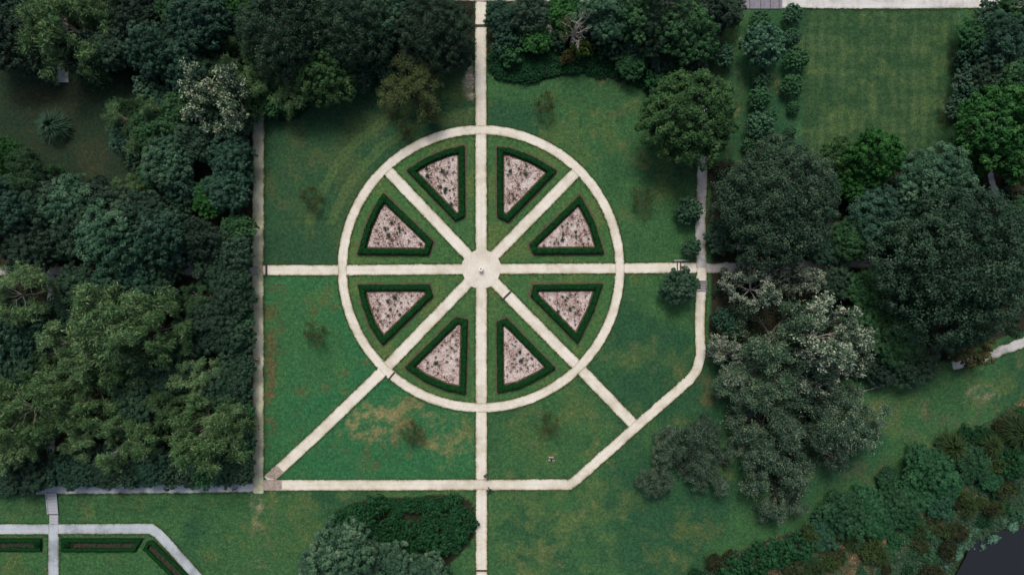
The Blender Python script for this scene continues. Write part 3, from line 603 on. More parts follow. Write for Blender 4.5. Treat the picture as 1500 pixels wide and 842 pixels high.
ZONES = {
 "in the wood around the spiky shrub's lawn": [
  (100, 40, 66, 'feather', 1.2), (60, 15, 40, 'feather'), (150, 10, 40, 'feather'), (12, 60, 48, 'ever'), (20, 8, 42, 'ever'), (192, 28, 36, 'ever'), (215, 5, 30, 'ever'), (165, 72, 36, 'ever'), (120, 78, 34, 'ever'), (50, 85, 30, 'ever'), (228, 76, 38, 'ever', 1.2), (300, 30, 46, 'ever', 1.2), (265, 45, 30, 'ever'),
  (348, 38, 22, 'ever'), (312, 70, 20, 'bright', .9), (352, 82, 30, 'feather'), (384, 95, 40, 'feather', 1.1), (372, 135, 34, 'feather'), (345, 10, 26, 'bright', .9), (255, 10, 30, 'ever'),
  (275, 102, 37, 'ever'), (350, 152, 36, 'oak', .9), (268, 170, 30, 'ever'), (345, 185, 28, 'ever'), (310, 178, 30, 'ever'), (325, 110, 28, 'feather'),
  (208, 182, 44, 'feather', .8), (226, 195, 32, 'ever'), (190, 205, 26, 'ever', .8), (178, 165, 24, 'feather'), (245, 236, 38, 'ever'), (290, 208, 34, 'ever'), (340, 230, 33, 'ever'), (335, 278, 34, 'camellia', 1.2), (308, 290, 30, 'bright', .8), (262, 268, 28, 'ever'), (225, 262, 22, 'ever'), (205, 235, 20, 'camellia'), (355, 255, 20, 'camellia'), (215, 130, 22, 'camellia'), (240, 150, 24, 'camellia')],
 "in the wood above the hidden cross path": [
  (8, 236, 32, 'bright', 1.2), (35, 262, 46, 'feather'), (65, 292, 40, 'ever'), (18, 300, 46, 'ever', 1.1), (110, 300, 42, 'ever'), (150, 305, 38, 'ever'), (185, 282, 28, 'feather', .9), (125, 335, 40, 'ever'), (205, 320, 44, 'ever', 1.1), (168, 350, 54, 'ever', 1.1), (237, 345, 44, 'ever', 1.1), (297, 352, 32, 'ever', 1.1), (350, 338, 24, 'ever'), (345, 372, 30, 'ever'), (90, 358, 26, 'ever'),
  (50, 365, 38, 'ever'), (15, 350, 28, 'ever'), (248, 385, 28, 'ever'), (190, 398, 40, 'ever'), (310, 385, 26, 'camellia'), (270, 300, 22, 'camellia'), (150, 275, 20, 'ever')],
 "in the wood by the blue-grey lower walk": [
  (120, 418, 34, 'ever'), (218, 420, 40, 'ever'), (25, 432, 50, 'feather', 1.0), (30, 485, 46, 'ever'), (12, 545, 40, 'ever'), (285, 436, 30, 'feather', .9), (338, 402, 34, 'ever'), (343, 440, 32, 'ever'), (312, 478, 38, 'ever'), (348, 492, 32, 'ever'), (350, 538, 28, 'ever'), (330, 572, 36, 'ever'),
  (160, 470, 64, 'feather', 1.3), (225, 485, 52, 'feather', 1.2), (118, 512, 46, 'feather', 1.1), (74, 518, 30, 'feather'), (178, 525, 46, 'feather', 1.1), (200, 565, 38, 'ever'), (250, 535, 42, 'ever'), (288, 560, 38, 'feather', .8), (40, 600, 56, 'feather', 1.2), (105, 590, 48, 'feather', 1.1), (120, 640, 36, 'feather', .9), (15, 640, 44, 'feather'),
  (205, 605, 38, 'ever'), (186, 642, 42, 'feather', 1.0), (292, 632, 60, 'feather', 1.2), (330, 615, 36, 'feather', 1.0), (245, 600, 34, 'feather', .9), (344, 640, 30, 'ever'), (222, 680, 34, 'ever', .8), (160, 682, 34, 'ever', .8), (110, 685, 30, 'ever', .8), (38, 682, 40, 'ever', .8), (8, 700, 26, 'ever', .7), (280, 686, 28, 'ever', .8), (325, 688, 26, 'ever', .8),
  (62, 695, 22, 'camellia'), (350, 682, 24, 'camellia'), (355, 660, 20, 'camellia'), (352, 600, 24, 'camellia'), (360, 465, 18, 'camellia'), (250, 695, 20, 'camellia'), (190, 697, 20, 'camellia'), (300, 697, 18, 'camellia'), (135, 698, 18, 'camellia'), (352, 570, 20, 'camellia'), (270, 500, 34, 'ever'), (40, 545, 36, 'ever'), (80, 460, 26, 'ever', .7), (75, 560, 20, 'camellia')],
 'in the curved bed left of the north walk': [
  (428, 48, 66, 'grand', 1.3), (522, 42, 62, 'grand', 1.3), (478, 108, 50, 'oak', 1.0), (430, 118, 42, 'feather', .9), (560, 20, 48, 'ever', 1.2), (636, 44, 57, 'grand', 1.2), (600, 72, 30, 'ever'), (665, 78, 26, 'ever', .8), (400, 150, 24, 'camellia'), (520, 105, 30, 'ever'), (560, 85, 30, 'ever'), (470, 20, 46, 'ever', 1.2)],
 'in the curved bed right of the north walk': [
  (736, 28, 27, 'camellia', 1.1), (742, 62, 22, 'camellia'), (775, 22, 30, 'ever'), (785, 56, 24, 'bright', .9), (800, 30, 24, 'pale', .9), (746, 80, 20, 'camellia'), (828, 22, 28, 'bright', 1.0), (885, 25, 40, 'ever', 1.1), (930, 22, 40, 'ever', 1.1), (972, 30, 48, 'grand', 1.3), (1008, 50, 44, 'ever', 1.3), (1032, 22, 40, 'ever', 1.2), (1062, 18, 28, 'ever'),
  (895, 66, 22, 'camellia'), (936, 62, 28, 'camellia', 1.1), (970, 85, 24, 'camellia'), (925, 95, 24, 'camellia'), (1018, 88, 22, 'camellia'), (872, 45, 24, 'ever'), (990, 100, 20, 'camellia'), (815, 60, 16, 'camellia'), (960, 120, 18, 'camellia')],
 "in the dark wood beyond the huge magnolia": [
  (1280, 232, 42, 'bright', 1.2), (1232, 238, 34, 'oak', .9), (1252, 268, 32, 'bright', 1.0), (1365, 268, 52, 'ever', 1.0), (1450, 188, 58, 'bright', 1.2), (1485, 225, 44, 'bright', 1.1), (1420, 228, 34, 'bright', .9), (1282, 312, 44, 'ever'), (1248, 350, 36, 'ever'), (1330, 290, 38, 'ever'), (1270, 425, 34, 'ever', .8), (1225, 412, 26, 'ever', .8),
  (1490, 325, 34, 'ever'), (1312, 500, 40, 'ever', .8), (1270, 470, 34, 'ever', .7), (1335, 535, 34, 'ever', .8), (1290, 540, 26, 'ever', .7), (1225, 360, 30, 'ever', .8), (1345, 440, 40, 'ever'), (1205, 365, 26, 'camellia'), (1300, 350, 30, 'ever', .8)],
 "in the gloomy shrubbery bordering the mown lawn": [
  (1490, 12, 34, 'ever'), (1425, 50, 26, 'camellia', 1.2), (1462, 60, 38, 'ever'), (1412, 118, 22, 'camellia'), (1448, 105, 28, 'ever'), (1396, 158, 16, 'camellia'), (1485, 120, 34, 'ever'), (1420, 85, 22, 'camellia'), (1415, 145, 22, 'camellia'), (1445, 20, 20, 'camellia')],
 "in the oak grove above the marsh bank": [
  (1108, 425, 36, 'pale', 1.3), (1150, 402, 28, 'pale', 1.2), (1082, 400, 22, 'pale', 1.2), (1182, 415, 26, 'pale', 1.3), (1216, 498, 54, 'pale', 1.6), (1238, 520, 40, 'pale', 1.5), (1195, 545, 42, 'pale', 1.5), (1068, 515, 28, 'pale', 1.2), (1080, 548, 28, 'pale', 1.2), (1142, 490, 58, 'liveoak', 1.25), (1155, 545, 56, 'liveoak', 1.2), (1095, 560, 44, 'liveoak', 1.0), (1130, 605, 54, 'liveoak', 1.1), (1182, 590, 54, 'liveoak', 1.1),
  (1240, 622, 54, 'liveoak', 1.0), (1200, 650, 44, 'liveoak', 1.0), (1130, 680, 52, 'liveoak', 1.0), (1100, 650, 38, 'liveoak', .9), (1145, 722, 40, 'liveoak', .9), (1014, 658, 42, 'liveoak', .9), (962, 705, 28, 'liveoak', .8), (1042, 692, 34, 'liveoak', .8), (982, 655, 28, 'liveoak', .8), (1035, 630, 24, 'liveoak', .8), (1060, 470, 18, 'camellia')],
 'on the reedy bank above the pond': [
  (1235, 752, 34, 'camellia', .7), (1268, 735, 26, 'camellia', .7), (1285, 762, 28, 'camellia', .7), (1310, 742, 30, 'camellia', .7), (1205, 778, 26, 'camellia', .6), (1360, 690, 34, 'camellia', .8), (1335, 722, 28, 'camellia', .7), (1385, 708, 26, 'camellia', .7), (1425, 680, 26, 'camellia', .7), (1345, 668, 20, 'camellia', .7), (1375, 735, 22, 'camellia', .6), (1300, 700, 18, 'camellia', .7), (1450, 700, 20, 'camellia', .6),
  (1170, 800, 24, 'azalea', .9), (1110, 818, 26, 'azalea', .9), (1145, 812, 20, 'azalea'), (1070, 832, 22, 'azalea'), (1395, 655, 28, 'tuft'), (1492, 632, 32, 'tuft'), (1450, 652, 22, 'tuft'), (1160, 830, 18, 'autumn', .5), (1400, 780, 14, 'autumn', .5), (1225, 815, 16, 'autumn', .5), (1350, 800, 14, 'autumn', .5), (1370, 770, 16, 'autumn', .5), (1470, 715, 18, 'autumn', .5), (1465, 745, 16, 'tuft'), (1345, 775, 18, 'tuft'), (1420, 745, 18, 'tuft'), (1290, 815, 18, 'tuft'), (1250, 795, 16, 'tuft'), (1195, 835, 18, 'tuft'), (1480, 680, 22, 'azalea'), (1325, 760, 18, 'azalea')],
}
for zone, lst in ZONES.items():
    for it in lst:
        px, py, rp, kd = it[:4]; zs = it[4] if len(it) > 4 else 1.0
        if kd == 'camellia' and (rp >= 24 or 'pond' in zone): kd = 'thicket'; zs *= .8
        nm, desc, cat = KINDW[kd]; zn = zone
        if kd in ('feather', 'pale'): zs *= 1.15
        if zone.startswith('in the wood') and px + rp > 374 and py > 165: px = 374 - rp
        if zone.startswith('in the wood'):
            if px + rp > 358: zn = 'overhanging the tan walk, ' + ('by the silvery tree' if py < 165 else 'below the silvery tree' if py < 300 else 'near the cross path' if py < 450 else 'opposite the lower lawn')
            elif py + rp > 700: zn = 'at the wood edge over the blue-grey lower walk'
            elif px - rp < 4 : zn = 'beyond the buried path, ' + ('by the spiky shrub lawn' if py < 270 else 'near the cross path' if py < 450 else 'above the lower walk')
        size = 'small' if rp < 22 else 'medium' if rp < 31 else 'large' if rp < 42 else 'very large'
        if kd == 'tuft': size = 'straw-green'
        tw, tc = tint_for(kd)
        if 'pond' in zone and kd == 'thicket': tw, tc = random.choice([('fresh green', (.6, 1.15, .75)), ('deep green', (.5, .85, .6)), ('bluish', (.6, 1.0, .9))])
        if kd == 'ever' and 'lower walk' in zone: zs *= .75; tw, tc = random.choice([('dark green', (.6, .75, .65)), ('blackish', (.45, .55, .52)), ('dark bluish', (.5, .75, .72))])
        if kd == 'feather' and 'lower walk' in zone and rp > 35: zs *= 1.12; tw, tc = random.choice([('light', (2.0, 1.95, 1.8)), ('green', (1.4, 1.5, 1.25))])
        if kd == 'liveoak' and py < 570: tw, tc = 'light grey-green', (1.75, 1.75, 1.6)
        if kd == 'pale' and px > 1000: tw, tc = ('silver', (1.15, 1.18, 1.1)) if px > 1190 else ('chalky', (1.0, 1.0, .95))
        if kd == 'tuft': tc = random.choice([(.34, .5, .5), (.42, .55, .5)])
        if kd == 'autumn' and 'pond' in zone: tc = (.45, .6, .6)
        lab = ' '.join(('%s %s %s %s' % (size, tw, desc, zn)).split())
        plant(px, py, rp, kd, nm, lab, cat, lab, zs, tint=tc)

UNIQ = [
 (1008, 175, 70, 'oak', 'big round leafy green oak overhanging the side walk beside the wheel lawn', 1.0),
 (1135, 298, 94, 'grand', 'huge dark magnolia beside the side walk, above the cross path', 1.0),
 (1395, 390, 106, 'grand', 'largest tree, dark dense round crown beyond the hidden grey cross path', 1.1),
 (605, 138, 50, 'twiggy', 'fine-twigged olive tree alone on the lawn beside the north walk', 1.0),
 (78, 185, 30, 'spiky', 'dark spiky fan-leaved shrub alone on the shaded lawn', 1.0),
 (843, 42, 26, 'bare', 'bare whitish dead tree standing in the curved bed', 1.7),
 (780, 52, 14, 'bare', 'small bare whitish dead tree beside a bright green tree', 1.0),
 (852, 70, 17, 'autumn', 'yellow-green shrub under the bare whitish dead tree', 1.2),
 (832, 84, 12, 'autumn', 'small yellow-brown shrub at the edge of the low curved groundcover', 1.0),
 (308, 138, 50, 'pale', 'whitish silvery-leaved tree in the dense wood beside the tan straight walk', 1.25),
 (505, 808, 50, 'ever', 'tall grey-green tree rising from the azalea bed', 1.1),
 (470, 828, 34, 'thicket', 'grey-green broad shrub below the tall tree in the azalea bed', .7),
 (560, 832, 44, 'thicket', 'wide grey-green shrub on the open edge of the azalea bed', .7),
 (620, 845, 36, 'thicket', 'grey-green shrub farthest along the azalea bed from the tall tree', .7),
 (1115, 68, 33, 'clipped', 'largest round grey-green shrub in the row beside the mown lawn', 1.1),
 (1420, 512, 32, 'autumn', 'orange and green shrub spilling over the broken pale path end', .8),
 (995, 420, 30, 'camellia', 'dense green shrub filling the corner below the timber steps', .9),
 (1008, 308, 21, 'clipped', 'larger of two rounded shrubs on the verge above the crossing', 1.0),
 (1012, 362, 15, 'clipped', 'smaller of two rounded shrubs on the verge next to the crossing', 1.0),
 (1060, 345, 28, 'ever', 'dark evergreen tucked between the huge magnolia and the side walk', .7),
 (1058, 82, 18, 'clipped', 'compact round shrub beside the side walk and the row of shrubs', 1.0),
]
UT = {(505, 808): (1.6, 1.65, 1.5), (1008, 308): (1.1, 1.2, 1.1), (1012, 362): (1.1, 1.2, 1.1), (470, 828): (1.3, 1.35, 1.3), (560, 832): (1.3, 1.38, 1.3), (620, 845): (1.15, 1.25, 1.15), (1058, 82): (1.3, 1.5, 1.4), (852, 70): (1.1, 1.7, .9), (1115, 68): (1.6, 1.75, 1.75), (1135, 298): (.8, .8, .74), (1395, 390): (.62, .72, .66), (78, 185): (.42, .66, .56), (308, 138): (.95, 1.0, .82)}
for px, py, rp, kd, lab, zs in UNIQ:
    nm, desc, cat = KINDW[kd]; plant(px, py, rp, kd, nm, lab, cat, None, zs, tint=UT.get((px, py), (.72, .8, .68) if kd == 'grand' else (1, 1, 1)))
for (px, py, rp, lab) in [(455, 290, 22, 'northwest of the wheel, near the straight tan walk'), (460, 490, 22, 'southwest of the wheel above the brick-ended walk'), (605, 634, 22, 'on the tan dry patches south of the wheel'), (800, 150, 22, 'beside the curved bed northeast of the wheel'),
        (800, 622, 21, 'near the two people sitting on the lawn'), (942, 292, 22, 'east-northeast of the wheel, below the big oak')]:
    plant(px, py, rp, 'young', 'young_tree', 'thin nearly leafless young tree ' + lab, 'tree', None, 1.0, tint=(.8, .85, .8))
# row of clipped shrubs between the side walk and the mown lawn
for px, py, rp in [(1112, 32, 16), (1160, 22, 16), (1160, 55, 13), (1165, 88, 19), (1160, 125, 17), (1162, 158, 10), (1157, 192, 9), (1115, 115, 15), (1112, 145, 18), (1112, 185, 22), (1100, 212, 14), (1125, 170, 14)]:
    big = rp > 13; lab = '%s dark rounded shrub in the double row beside the mown lawn' % ('medium' if big else 'tiny')
    plant(px, py, rp, 'clipped', 'clipped_shrub', lab, 'shrub', lab, 1.0, tint=random.choice([(1.3, 1.5, 1.35), (1.1, 1.5, 1.0)]))
# azaleas filling the bed beside the south walk
r = np.random.default_rng(55); pts = []
tries = 0
while len(pts) < 110 and tries < 6000:
    tries += 1; x, y = r.uniform(455, 694), r.uniform(728, 845); rp = r.uniform(11, 19)
    if not inside([(450, 860), (462, 815), (480, 778), (503, 754), (530, 743), (600, 737), (665, 735), (684, 745), (686, 780), (655, 812), (640, 860)], np.array([x]), np.array([y]))[0]: continue
    if all(math.hypot(x - a, y - b) > (rp + c) * .60 for a, b, c in pts): pts.append((x, y, rp))
for x, y, rp in pts:
    plant(x, y, rp, 'azalea', 'azalea_shrub', 'low deep green azalea massed with others in the bed beside the south walk', 'shrub', 'azaleas massed in the bed beside the south walk', r.uniform(.8, 1.3))
# clipped band round the azalea bed and low ground cover in the two curved beds
def band(poly_px, lab, grp, off, step, rp, kind='groundcover', keep=None):
    P = resample(np.array(poly_px), step)
    T = np.gradient(P, axis=0); T /= np.linalg.norm(T, axis=1, keepdims=True); N = np.stack([-T[:, 1], T[:, 0]], 1)
    for p, n in zip(P, N):
        for k, o_ in enumerate(off):
            q = p + n * (o_ + random.uniform(-1, 1)) + T[0] * random.uniform(-2, 2)
            if keep and not keep(q): continue
            plant(q[0], q[1], rp * random.uniform(.85, 1.15), kind, KINDW[kind][0], lab, 'shrub', grp, random.uniform(.7, 1.05))
band(catmull([(452, 850), (458, 822), (470, 788), (485, 763), (503, 747), (525, 737), (560, 732), (610, 729), (660, 728)], 4), 'low clipped green shrub edging the azalea bed', 'shrubs edging the azalea bed', [9], 8, 10)
band(catmull([(716, 95), (728, 109), (746, 118), (772, 121), (800, 116), (830, 107), (860, 107), (900, 113), (926, 121), (946, 134)], 4), 'low spreading green shrub edging the curved bed right of the north walk', 'ground cover in the curved bed right of the north walk', [-12, -27], 13, 15)
band(catmull([(392, 148), (399, 166), (412, 174), (430, 172), (444, 164), (465, 147), (490, 131), (520, 120), (560, 115), (592, 106), (640, 102), (670, 90)], 4), 'low spreading green shrub edging the curved bed left of the north walk', 'ground cover in the curved bed left of the north walk', [-12, -26], 13, 14)

# ------------------------------------------------------------------ undergrowth (a mass nobody could count)
def scatter_poly(polys, holes, n, seed):
    r = np.random.default_rng(seed); out = []
    for pl, m in zip(polys, n):
        P = np.array(pl); lo = np.maximum(P.min(0), [-60, -60]); hi = np.minimum(P.max(0), [1560, 900])
        q = r.uniform(lo, hi, (m * 4, 2)); ok = inside(pl, q[:, 0], q[:, 1])
        for h in holes: ok &= ~inside(h, q[:, 0], q[:, 1])
        out.append(q[ok][:m])
    return np.vstack(out)
MOWN = [(1170, 10), (1405, 10), (1400, 160), (1392, 235), (1170, 240)]
q = scatter_poly([WOOD_W, WOOD_E, BED_TL, BED_TR], [LAWN_NW, MOWN], [2600, 1500, 420, 420], 61)
cx, cy = (q[:, 0] - 750) * S, (421 - q[:, 1]) * S
ok = path_clear(cx, cy) > 1.0; cx, cy = cx[ok], cy[ok]
r = np.random.default_rng(62); per = 34; n = len(cx) * per; ii = np.repeat(np.arange(len(cx)), per)
cr = r.uniform(.5, 1.25, len(cx)); ch = r.uniform(.4, 1.3, len(cx)); ct = r.uniform(-.25, .25, len(cx))
d = rdir(n, r); d[:, 2] = np.abs(d[:, 2])
P = np.stack([cx[ii], cy[ii], ground_z(cx, cy)[ii]], 1) + d * np.stack([cr[ii], cr[ii], ch[ii]], 1) * r.uniform(.6, 1.05, n)[:, None]
V = leaf_quads(P, d + rdir(n, r) * .7 + np.array([0, 0, .5]), .42, .26, r)
tag(link('undergrowth', quads_mesh('undergrowth', V, np.clip(.45 + ct[ii] + r.normal(0, .18, n), 0, 1)), M['under']), 'dark leafy undergrowth covering the woodland floor', 'undergrowth', kind='stuff')

# ragged grass verge along the path edges
r = np.random.default_rng(66); VP, VT = [], []
for (Q, h), pd in zip(PATH_SEGS, PATHS + [('ring',)]):
    if len(Q) < 8: continue
    T = np.gradient(Q, axis=0); T /= np.linalg.norm(T, axis=1, keepdims=True); N = np.stack([-T[:, 1], T[:, 0]], 1)
    for sgn in (-1, 1):
        m = len(Q) * 3; k = r.integers(0, len(Q), m); p = Q[k] + N[k] * sgn * (h + r.uniform(-.06, .30, m) ** 1)[:, None] + T[k] * r.uniform(-.2, .2, m)[:, None]
        VP.append(p)
VP = np.vstack(VP); d0 = np.full(len(VP), 1e9)
d0 = path_clear(VP[:, 0], VP[:, 1]); VP = VP[(d0 > -.10) & (np.hypot(VP[:, 0] - px2w(705, 394)[0], VP[:, 1] - px2w(705, 394)[1]) > 29.5 * S)]; n = len(VP)
V = leaf_quads(np.stack([VP[:, 0], VP[:, 1], ground_z(VP[:, 0], VP[:, 1]) + r.uniform(.07, .13, n)], 1), np.array([0, 0, .8]) + rdir(n, r) * .6, .26, .13, r)
tag(link('verge_grass', quads_mesh('verge_grass', V, np.clip(r.normal(.45, .25, n), 0, 1)), mat_leaf('leaf_verge', [(.018, .045, .018), (.035, .08, .03), (.09, .115, .05)])), 'ragged grass fringe along the edges of the walks', 'grass', kind='stuff')

# marsh reeds and weeds on the bank
def mat_reed():
    m, n, l, b = mat_new('reed_blades'); at = n.new('ShaderNodeAttribute'); at.attribute_name = 'tone'
    rp = ramp(n, [(0, (.006, .026, .011)), (.3, (.018, .070, .028)), (.5, (.045, .088, .034)), (.72, (.085, .065, .03)), (.85, (.15, .10, .045)), (1, (.26, .19, .09))]); l.new(at.outputs['Fac'], rp.inputs[0]); l.new(rp.outputs[0], b.inputs['Base Color']); b.inputs['Roughness'].default_value = .6
    return m
M['reed'] = mat_reed()
q = scatter_poly([MARSH], [POND], [5600], 71); cx, cy = (q[:, 0] - 750) * S, (421 - q[:, 1]) * S
r = np.random.default_rng(72); per = 14; n = len(cx) * per; ii = np.repeat(np.arange(len(cx)), per)
pn = fbm(cx, cy, .16, 3, 40) * 1.5 - .34 + (fbm(cx, cy, .7, 2, 44) - .5) * .9 + r.normal(0, .1, len(cx))
edge = np.clip((q[:, 0] - 1400) * .55 + (q[:, 1] - 770) * .84, -60, 40); pn = np.where((edge > -10), .25, pn)
a = r.uniform(0, 2 * PI, n); lean = r.uniform(.2, 1.0, n); hgt = r.uniform(.4, 1.1, len(cx))[ii] * r.uniform(.6, 1.2, n)
base = np.stack([cx[ii] + r.normal(0, .25, n), cy[ii] + r.normal(0, .25, n), ground_z(cx, cy)[ii]], 1)
T = np.stack([np.cos(a) * lean, np.sin(a) * lean, np.full(n, .7)], 1); P = base + unit(T) * (hgt * .5)[:, None]
V = leaf_quads(P, rdir(n, r) * .6 + np.array([0, 0, 1.0]), .9, .11, r, T)
tag(link('marsh_reeds', quads_mesh('marsh_reeds', V, np.clip(pn[ii] + r.normal(0, .1, n), 0, 1)), M['reed']), 'mixed green and rusty reeds and weeds on the pond bank', 'reeds', kind='stuff')

# pale duckweed and sedge fringe round the pond
q = scatter_poly([[(1375, 900), (1388, 842), (1408, 805), (1428, 780), (1465, 768), (1500, 760), (1600, 748), (1600, 800), (1500, 792), (1450, 800), (1436, 830), (1420, 900)]], [], [3000], 75)
cx, cy = (q[:, 0] - 750) * S, (421 - q[:, 1]) * S; kp = fbm(cx, cy, .3, 3, 52) > .44; cx, cy = cx[kp], cy[kp]; r = np.random.default_rng(76); per = 7; n = len(cx) * per; ii = np.repeat(np.arange(len(cx)), per)
P = np.stack([cx[ii] + r.normal(0, .2, n), cy[ii] + r.normal(0, .2, n), np.maximum(ground_z(cx, cy)[ii], -1.6) + r.uniform(.05, .5, n)], 1)
V = leaf_quads(P, rdir(n, r) * .5 + np.array([0, 0, 1.]), .34, .12, r)
tag(link('pond_sedge', quads_mesh('pond_sedge', V, np.clip(r.normal(.5, .25, n), 0, 1)), mat_leaf('leaf_sedge', [(.03, .10, .06), (.075, .19, .12), (.16, .30, .20)])), 'mint green sedge fringing the dark pond', 'sedge', kind='stuff')
r = np.random.default_rng(78); P = []; tr = 0
while len(P) < 70 and tr < 4000:
    tr += 1; x, y = r.uniform(1010, 1500), r.uniform(600, 845); rp = r.uniform(8, 18)
    if inside(MARSH, np.array([x]), np.array([y]))[0] and not inside([(1375, 900), (1400, 800), (1428, 772), (1600, 745), (1600, 900)], np.array([x]), np.array([y]))[0] and all(math.hypot(x - a, y - b) > (rp + c) * .75 for a, b, c in P): P.append((x, y, rp))
for x, y, rp in P:
    tw, tc, kd = [('deep green', (.8, .8, .8), 'azalea'), ('grey-green', (2.4, 1.5, 2.0), 'azalea'), ('olive', (.5, .85, .7), 'autumn'), ('fresh green', (1.5, 1.3, 1.4), 'azalea'), ('dull brown', (.36, .42, .5), 'autumn')][r.integers(5)]
    lab = 'low %s shrub tangled among the reeds of the pond bank' % tw
    plant(x, y, rp, kd, 'marsh_shrub', lab, 'shrub', lab, r.uniform(.5, .9), tint=tc)
# ------------------------------------------------------------------ hedged rose beds
def offset_poly(P, d):
    """inset a simple polygon (px) by d towards its inside"""
    P = np.array(P, float); n = len(P)
    area = .5 * sum(P[i][0] * P[(i + 1) % n][1] - P[(i + 1) % n][0] * P[i][1] for i in range(n)); sg = 1 if area > 0 else -1
    out = []
    for i in range(n):
        e1 = P[i] - P[i - 1]; e2 = P[(i + 1) % n] - P[i]; e1 /= np.linalg.norm(e1); e2 /= np.linalg.norm(e2)
        n1 = sg * np.array([-e1[1], e1[0]]); n2 = sg * np.array([-e2[1], e2[0]]); b = n1 + n2; b /= np.linalg.norm(b)
        out.append(P[i] + b * d / max(.35, (b * n1).sum()))
    return np.array(out)
def hedge(outer_px, width_px, height, name, label, dens=150, seed=0, leaf=.15):
    r = np.random.default_rng(seed)
    O = np.array(poly_w(outer_px)); I = np.array(poly_w(offset_poly(outer_px, width_px)))
    n = len(O); Vs, Fs, nv = [], [], 0; Pl, Nl = [], []
    c = O.mean(0); gz = lambda p: float(ground_z(p[0], p[1]))
    rings = []
    for i in range(n):
        a, b = O[i], O[(i + 1) % n]; c_, d_ = I[i], I[(i + 1) % n]; m = max(2, int(np.linalg.norm(b - a) / .35))
        for k in range(m):
            t = k / m; rings.append((a * (1 - t) + b * t, c_ * (1 - t) + d_ * t))
    R = len(rings); prof = []
    for (po, pi) in rings:
        h = height * r.uniform(.9, 1.08); z0 = gz(po); nn = (pi - po) / (np.linalg.norm(pi - po) + 1e-6); j = lambda: r.normal(0, .045)
        pts = [(*(po + nn * j()), z0 - .05), (*(po + nn * (.02 + j())), z0 + h * .85), (*(po + nn * (.10 + j())), z0 + h), (*((po + pi) * .5), z0 + h * 1.02), (*(pi - nn * (.10 + j())), z0 + h), (*(pi - nn * (.02 + j())), z0 + h * .85), (*(pi - nn * j()), z0 - .05)]
        prof.append(pts)
    A = np.array(prof); k = A.shape[1]; idx = np.arange(R * k).reshape(R, k); J = np.roll(idx, -1, 0)
    Fq = np.stack([idx[:, :-1], idx[:, 1:], J[:, 1:], J[:, :-1]], -1).reshape(-1, 4)
    B = np.roll(A, -1, 0)
    # leaves over the surface
    Q = np.stack([A[:, :-1], A[:, 1:], B[:, 1:], B[:, :-1]], 2).reshape(-1, 4, 3)
    nrm = np.cross(Q[:, 1] - Q[:, 0], Q[:, 3] - Q[:, 0]); ar = np.linalg.norm(nrm, axis=1); N0 = nrm / (ar[:, None] + 1e-9)
    if N0[2 * 1, 2] < 0: pass
    N0 *= np.where(N0[:, 2:3] < -.2, -1, 1)
    cnt = r.poisson(ar * dens); ii = np.repeat(np.arange(len(Q)), cnt); u, v = r.random(len(ii))[:, None], r.random(len(ii))[:, None]
    P = (Q[ii, 0] * (1 - u) + Q[ii, 1] * u) * (1 - v) + (Q[ii, 3] * (1 - u) + Q[ii, 2] * u) * v
    LV = leaf_quads(P + N0[ii] * r.uniform(0, .04, len(ii))[:, None], N0[ii] + rdir(len(ii), r) * .9, leaf, leaf * .75, r)
    e = empty(name, (c[0], c[1], gz(c))); tag(e, label, 'hedge')
    off = np.array([c[0], c[1], gz(c)])
    b1 = link('hedge_body', mesh_np('hedge_body', A.reshape(-1, 3) - off, Fq, np.full(len(Fq), .15)), M['box'], e)
    link('foliage', quads_mesh('hedge_foliage', LV - off, np.clip(r.normal(.5, .2, len(LV)), 0, 1)), M['box'], e)
    return e
def chips(poly_px, n, z, parent_name, label, seed):
    r = np.random.default_rng(seed); P = np.array(poly_px); q = r.uniform(P.min(0), P.max(0), (n * 3, 2)); q = q[inside([tuple(p) for p in poly_px], q[:, 0], q[:, 1])][:n]
    x, y = (q[:, 0] - 750) * S, (421 - q[:, 1]) * S; m = len(x)
    V = leaf_quads(np.stack([x, y, ground_z(x, y) + z + r.uniform(.01, .04, m)], 1), np.array([0, 0, 1.]) + r.normal(0, .25, (m, 3)), .24, .18, r)
    clump = fbm(x, y, .8, 2, seed)
    tone = np.clip(r.normal(.56 + (seed % 4) * .03, .22, m) + (clump - .5) * 1.5, 0, 1)
    return tag(link('fallen_petals', quads_mesh('fallen_petals', V, tone), M['chip']), label, 'petals', kind='stuff')
def mat_chip():
    m, n, l, b = mat_new('chips'); at = n.new('ShaderNodeAttribute'); at.attribute_name = 'tone'
    rp = ramp(n, [(0, (.09, .048, .034)), (.38, (.22, .135, .105)), (.62, (.42, .33, .30)), (1, (.68, .61, .60))]); l.new(at.outputs['Fac'], rp.inputs[0]); l.new(rp.outputs[0], b.inputs['Base Color']); b.inputs['Roughness'].default_value = .8
    return m
M['chip'] = mat_chip()
ROSEW = ['bushy dark green rose bush', 'sparse olive rose bush', 'leafless brown rose bush', 'small dark green rose bush']
def soil_edge(poly):
    Q = resample(np.array(poly_w(poly)), .25, True); k = (fbm(Q[:, 0], Q[:, 1], .8, 4, 21) - .5) * .8; c = Q.mean(0)
    return [tuple(p) for p in Q + unit(Q - c) * k[:, None]]
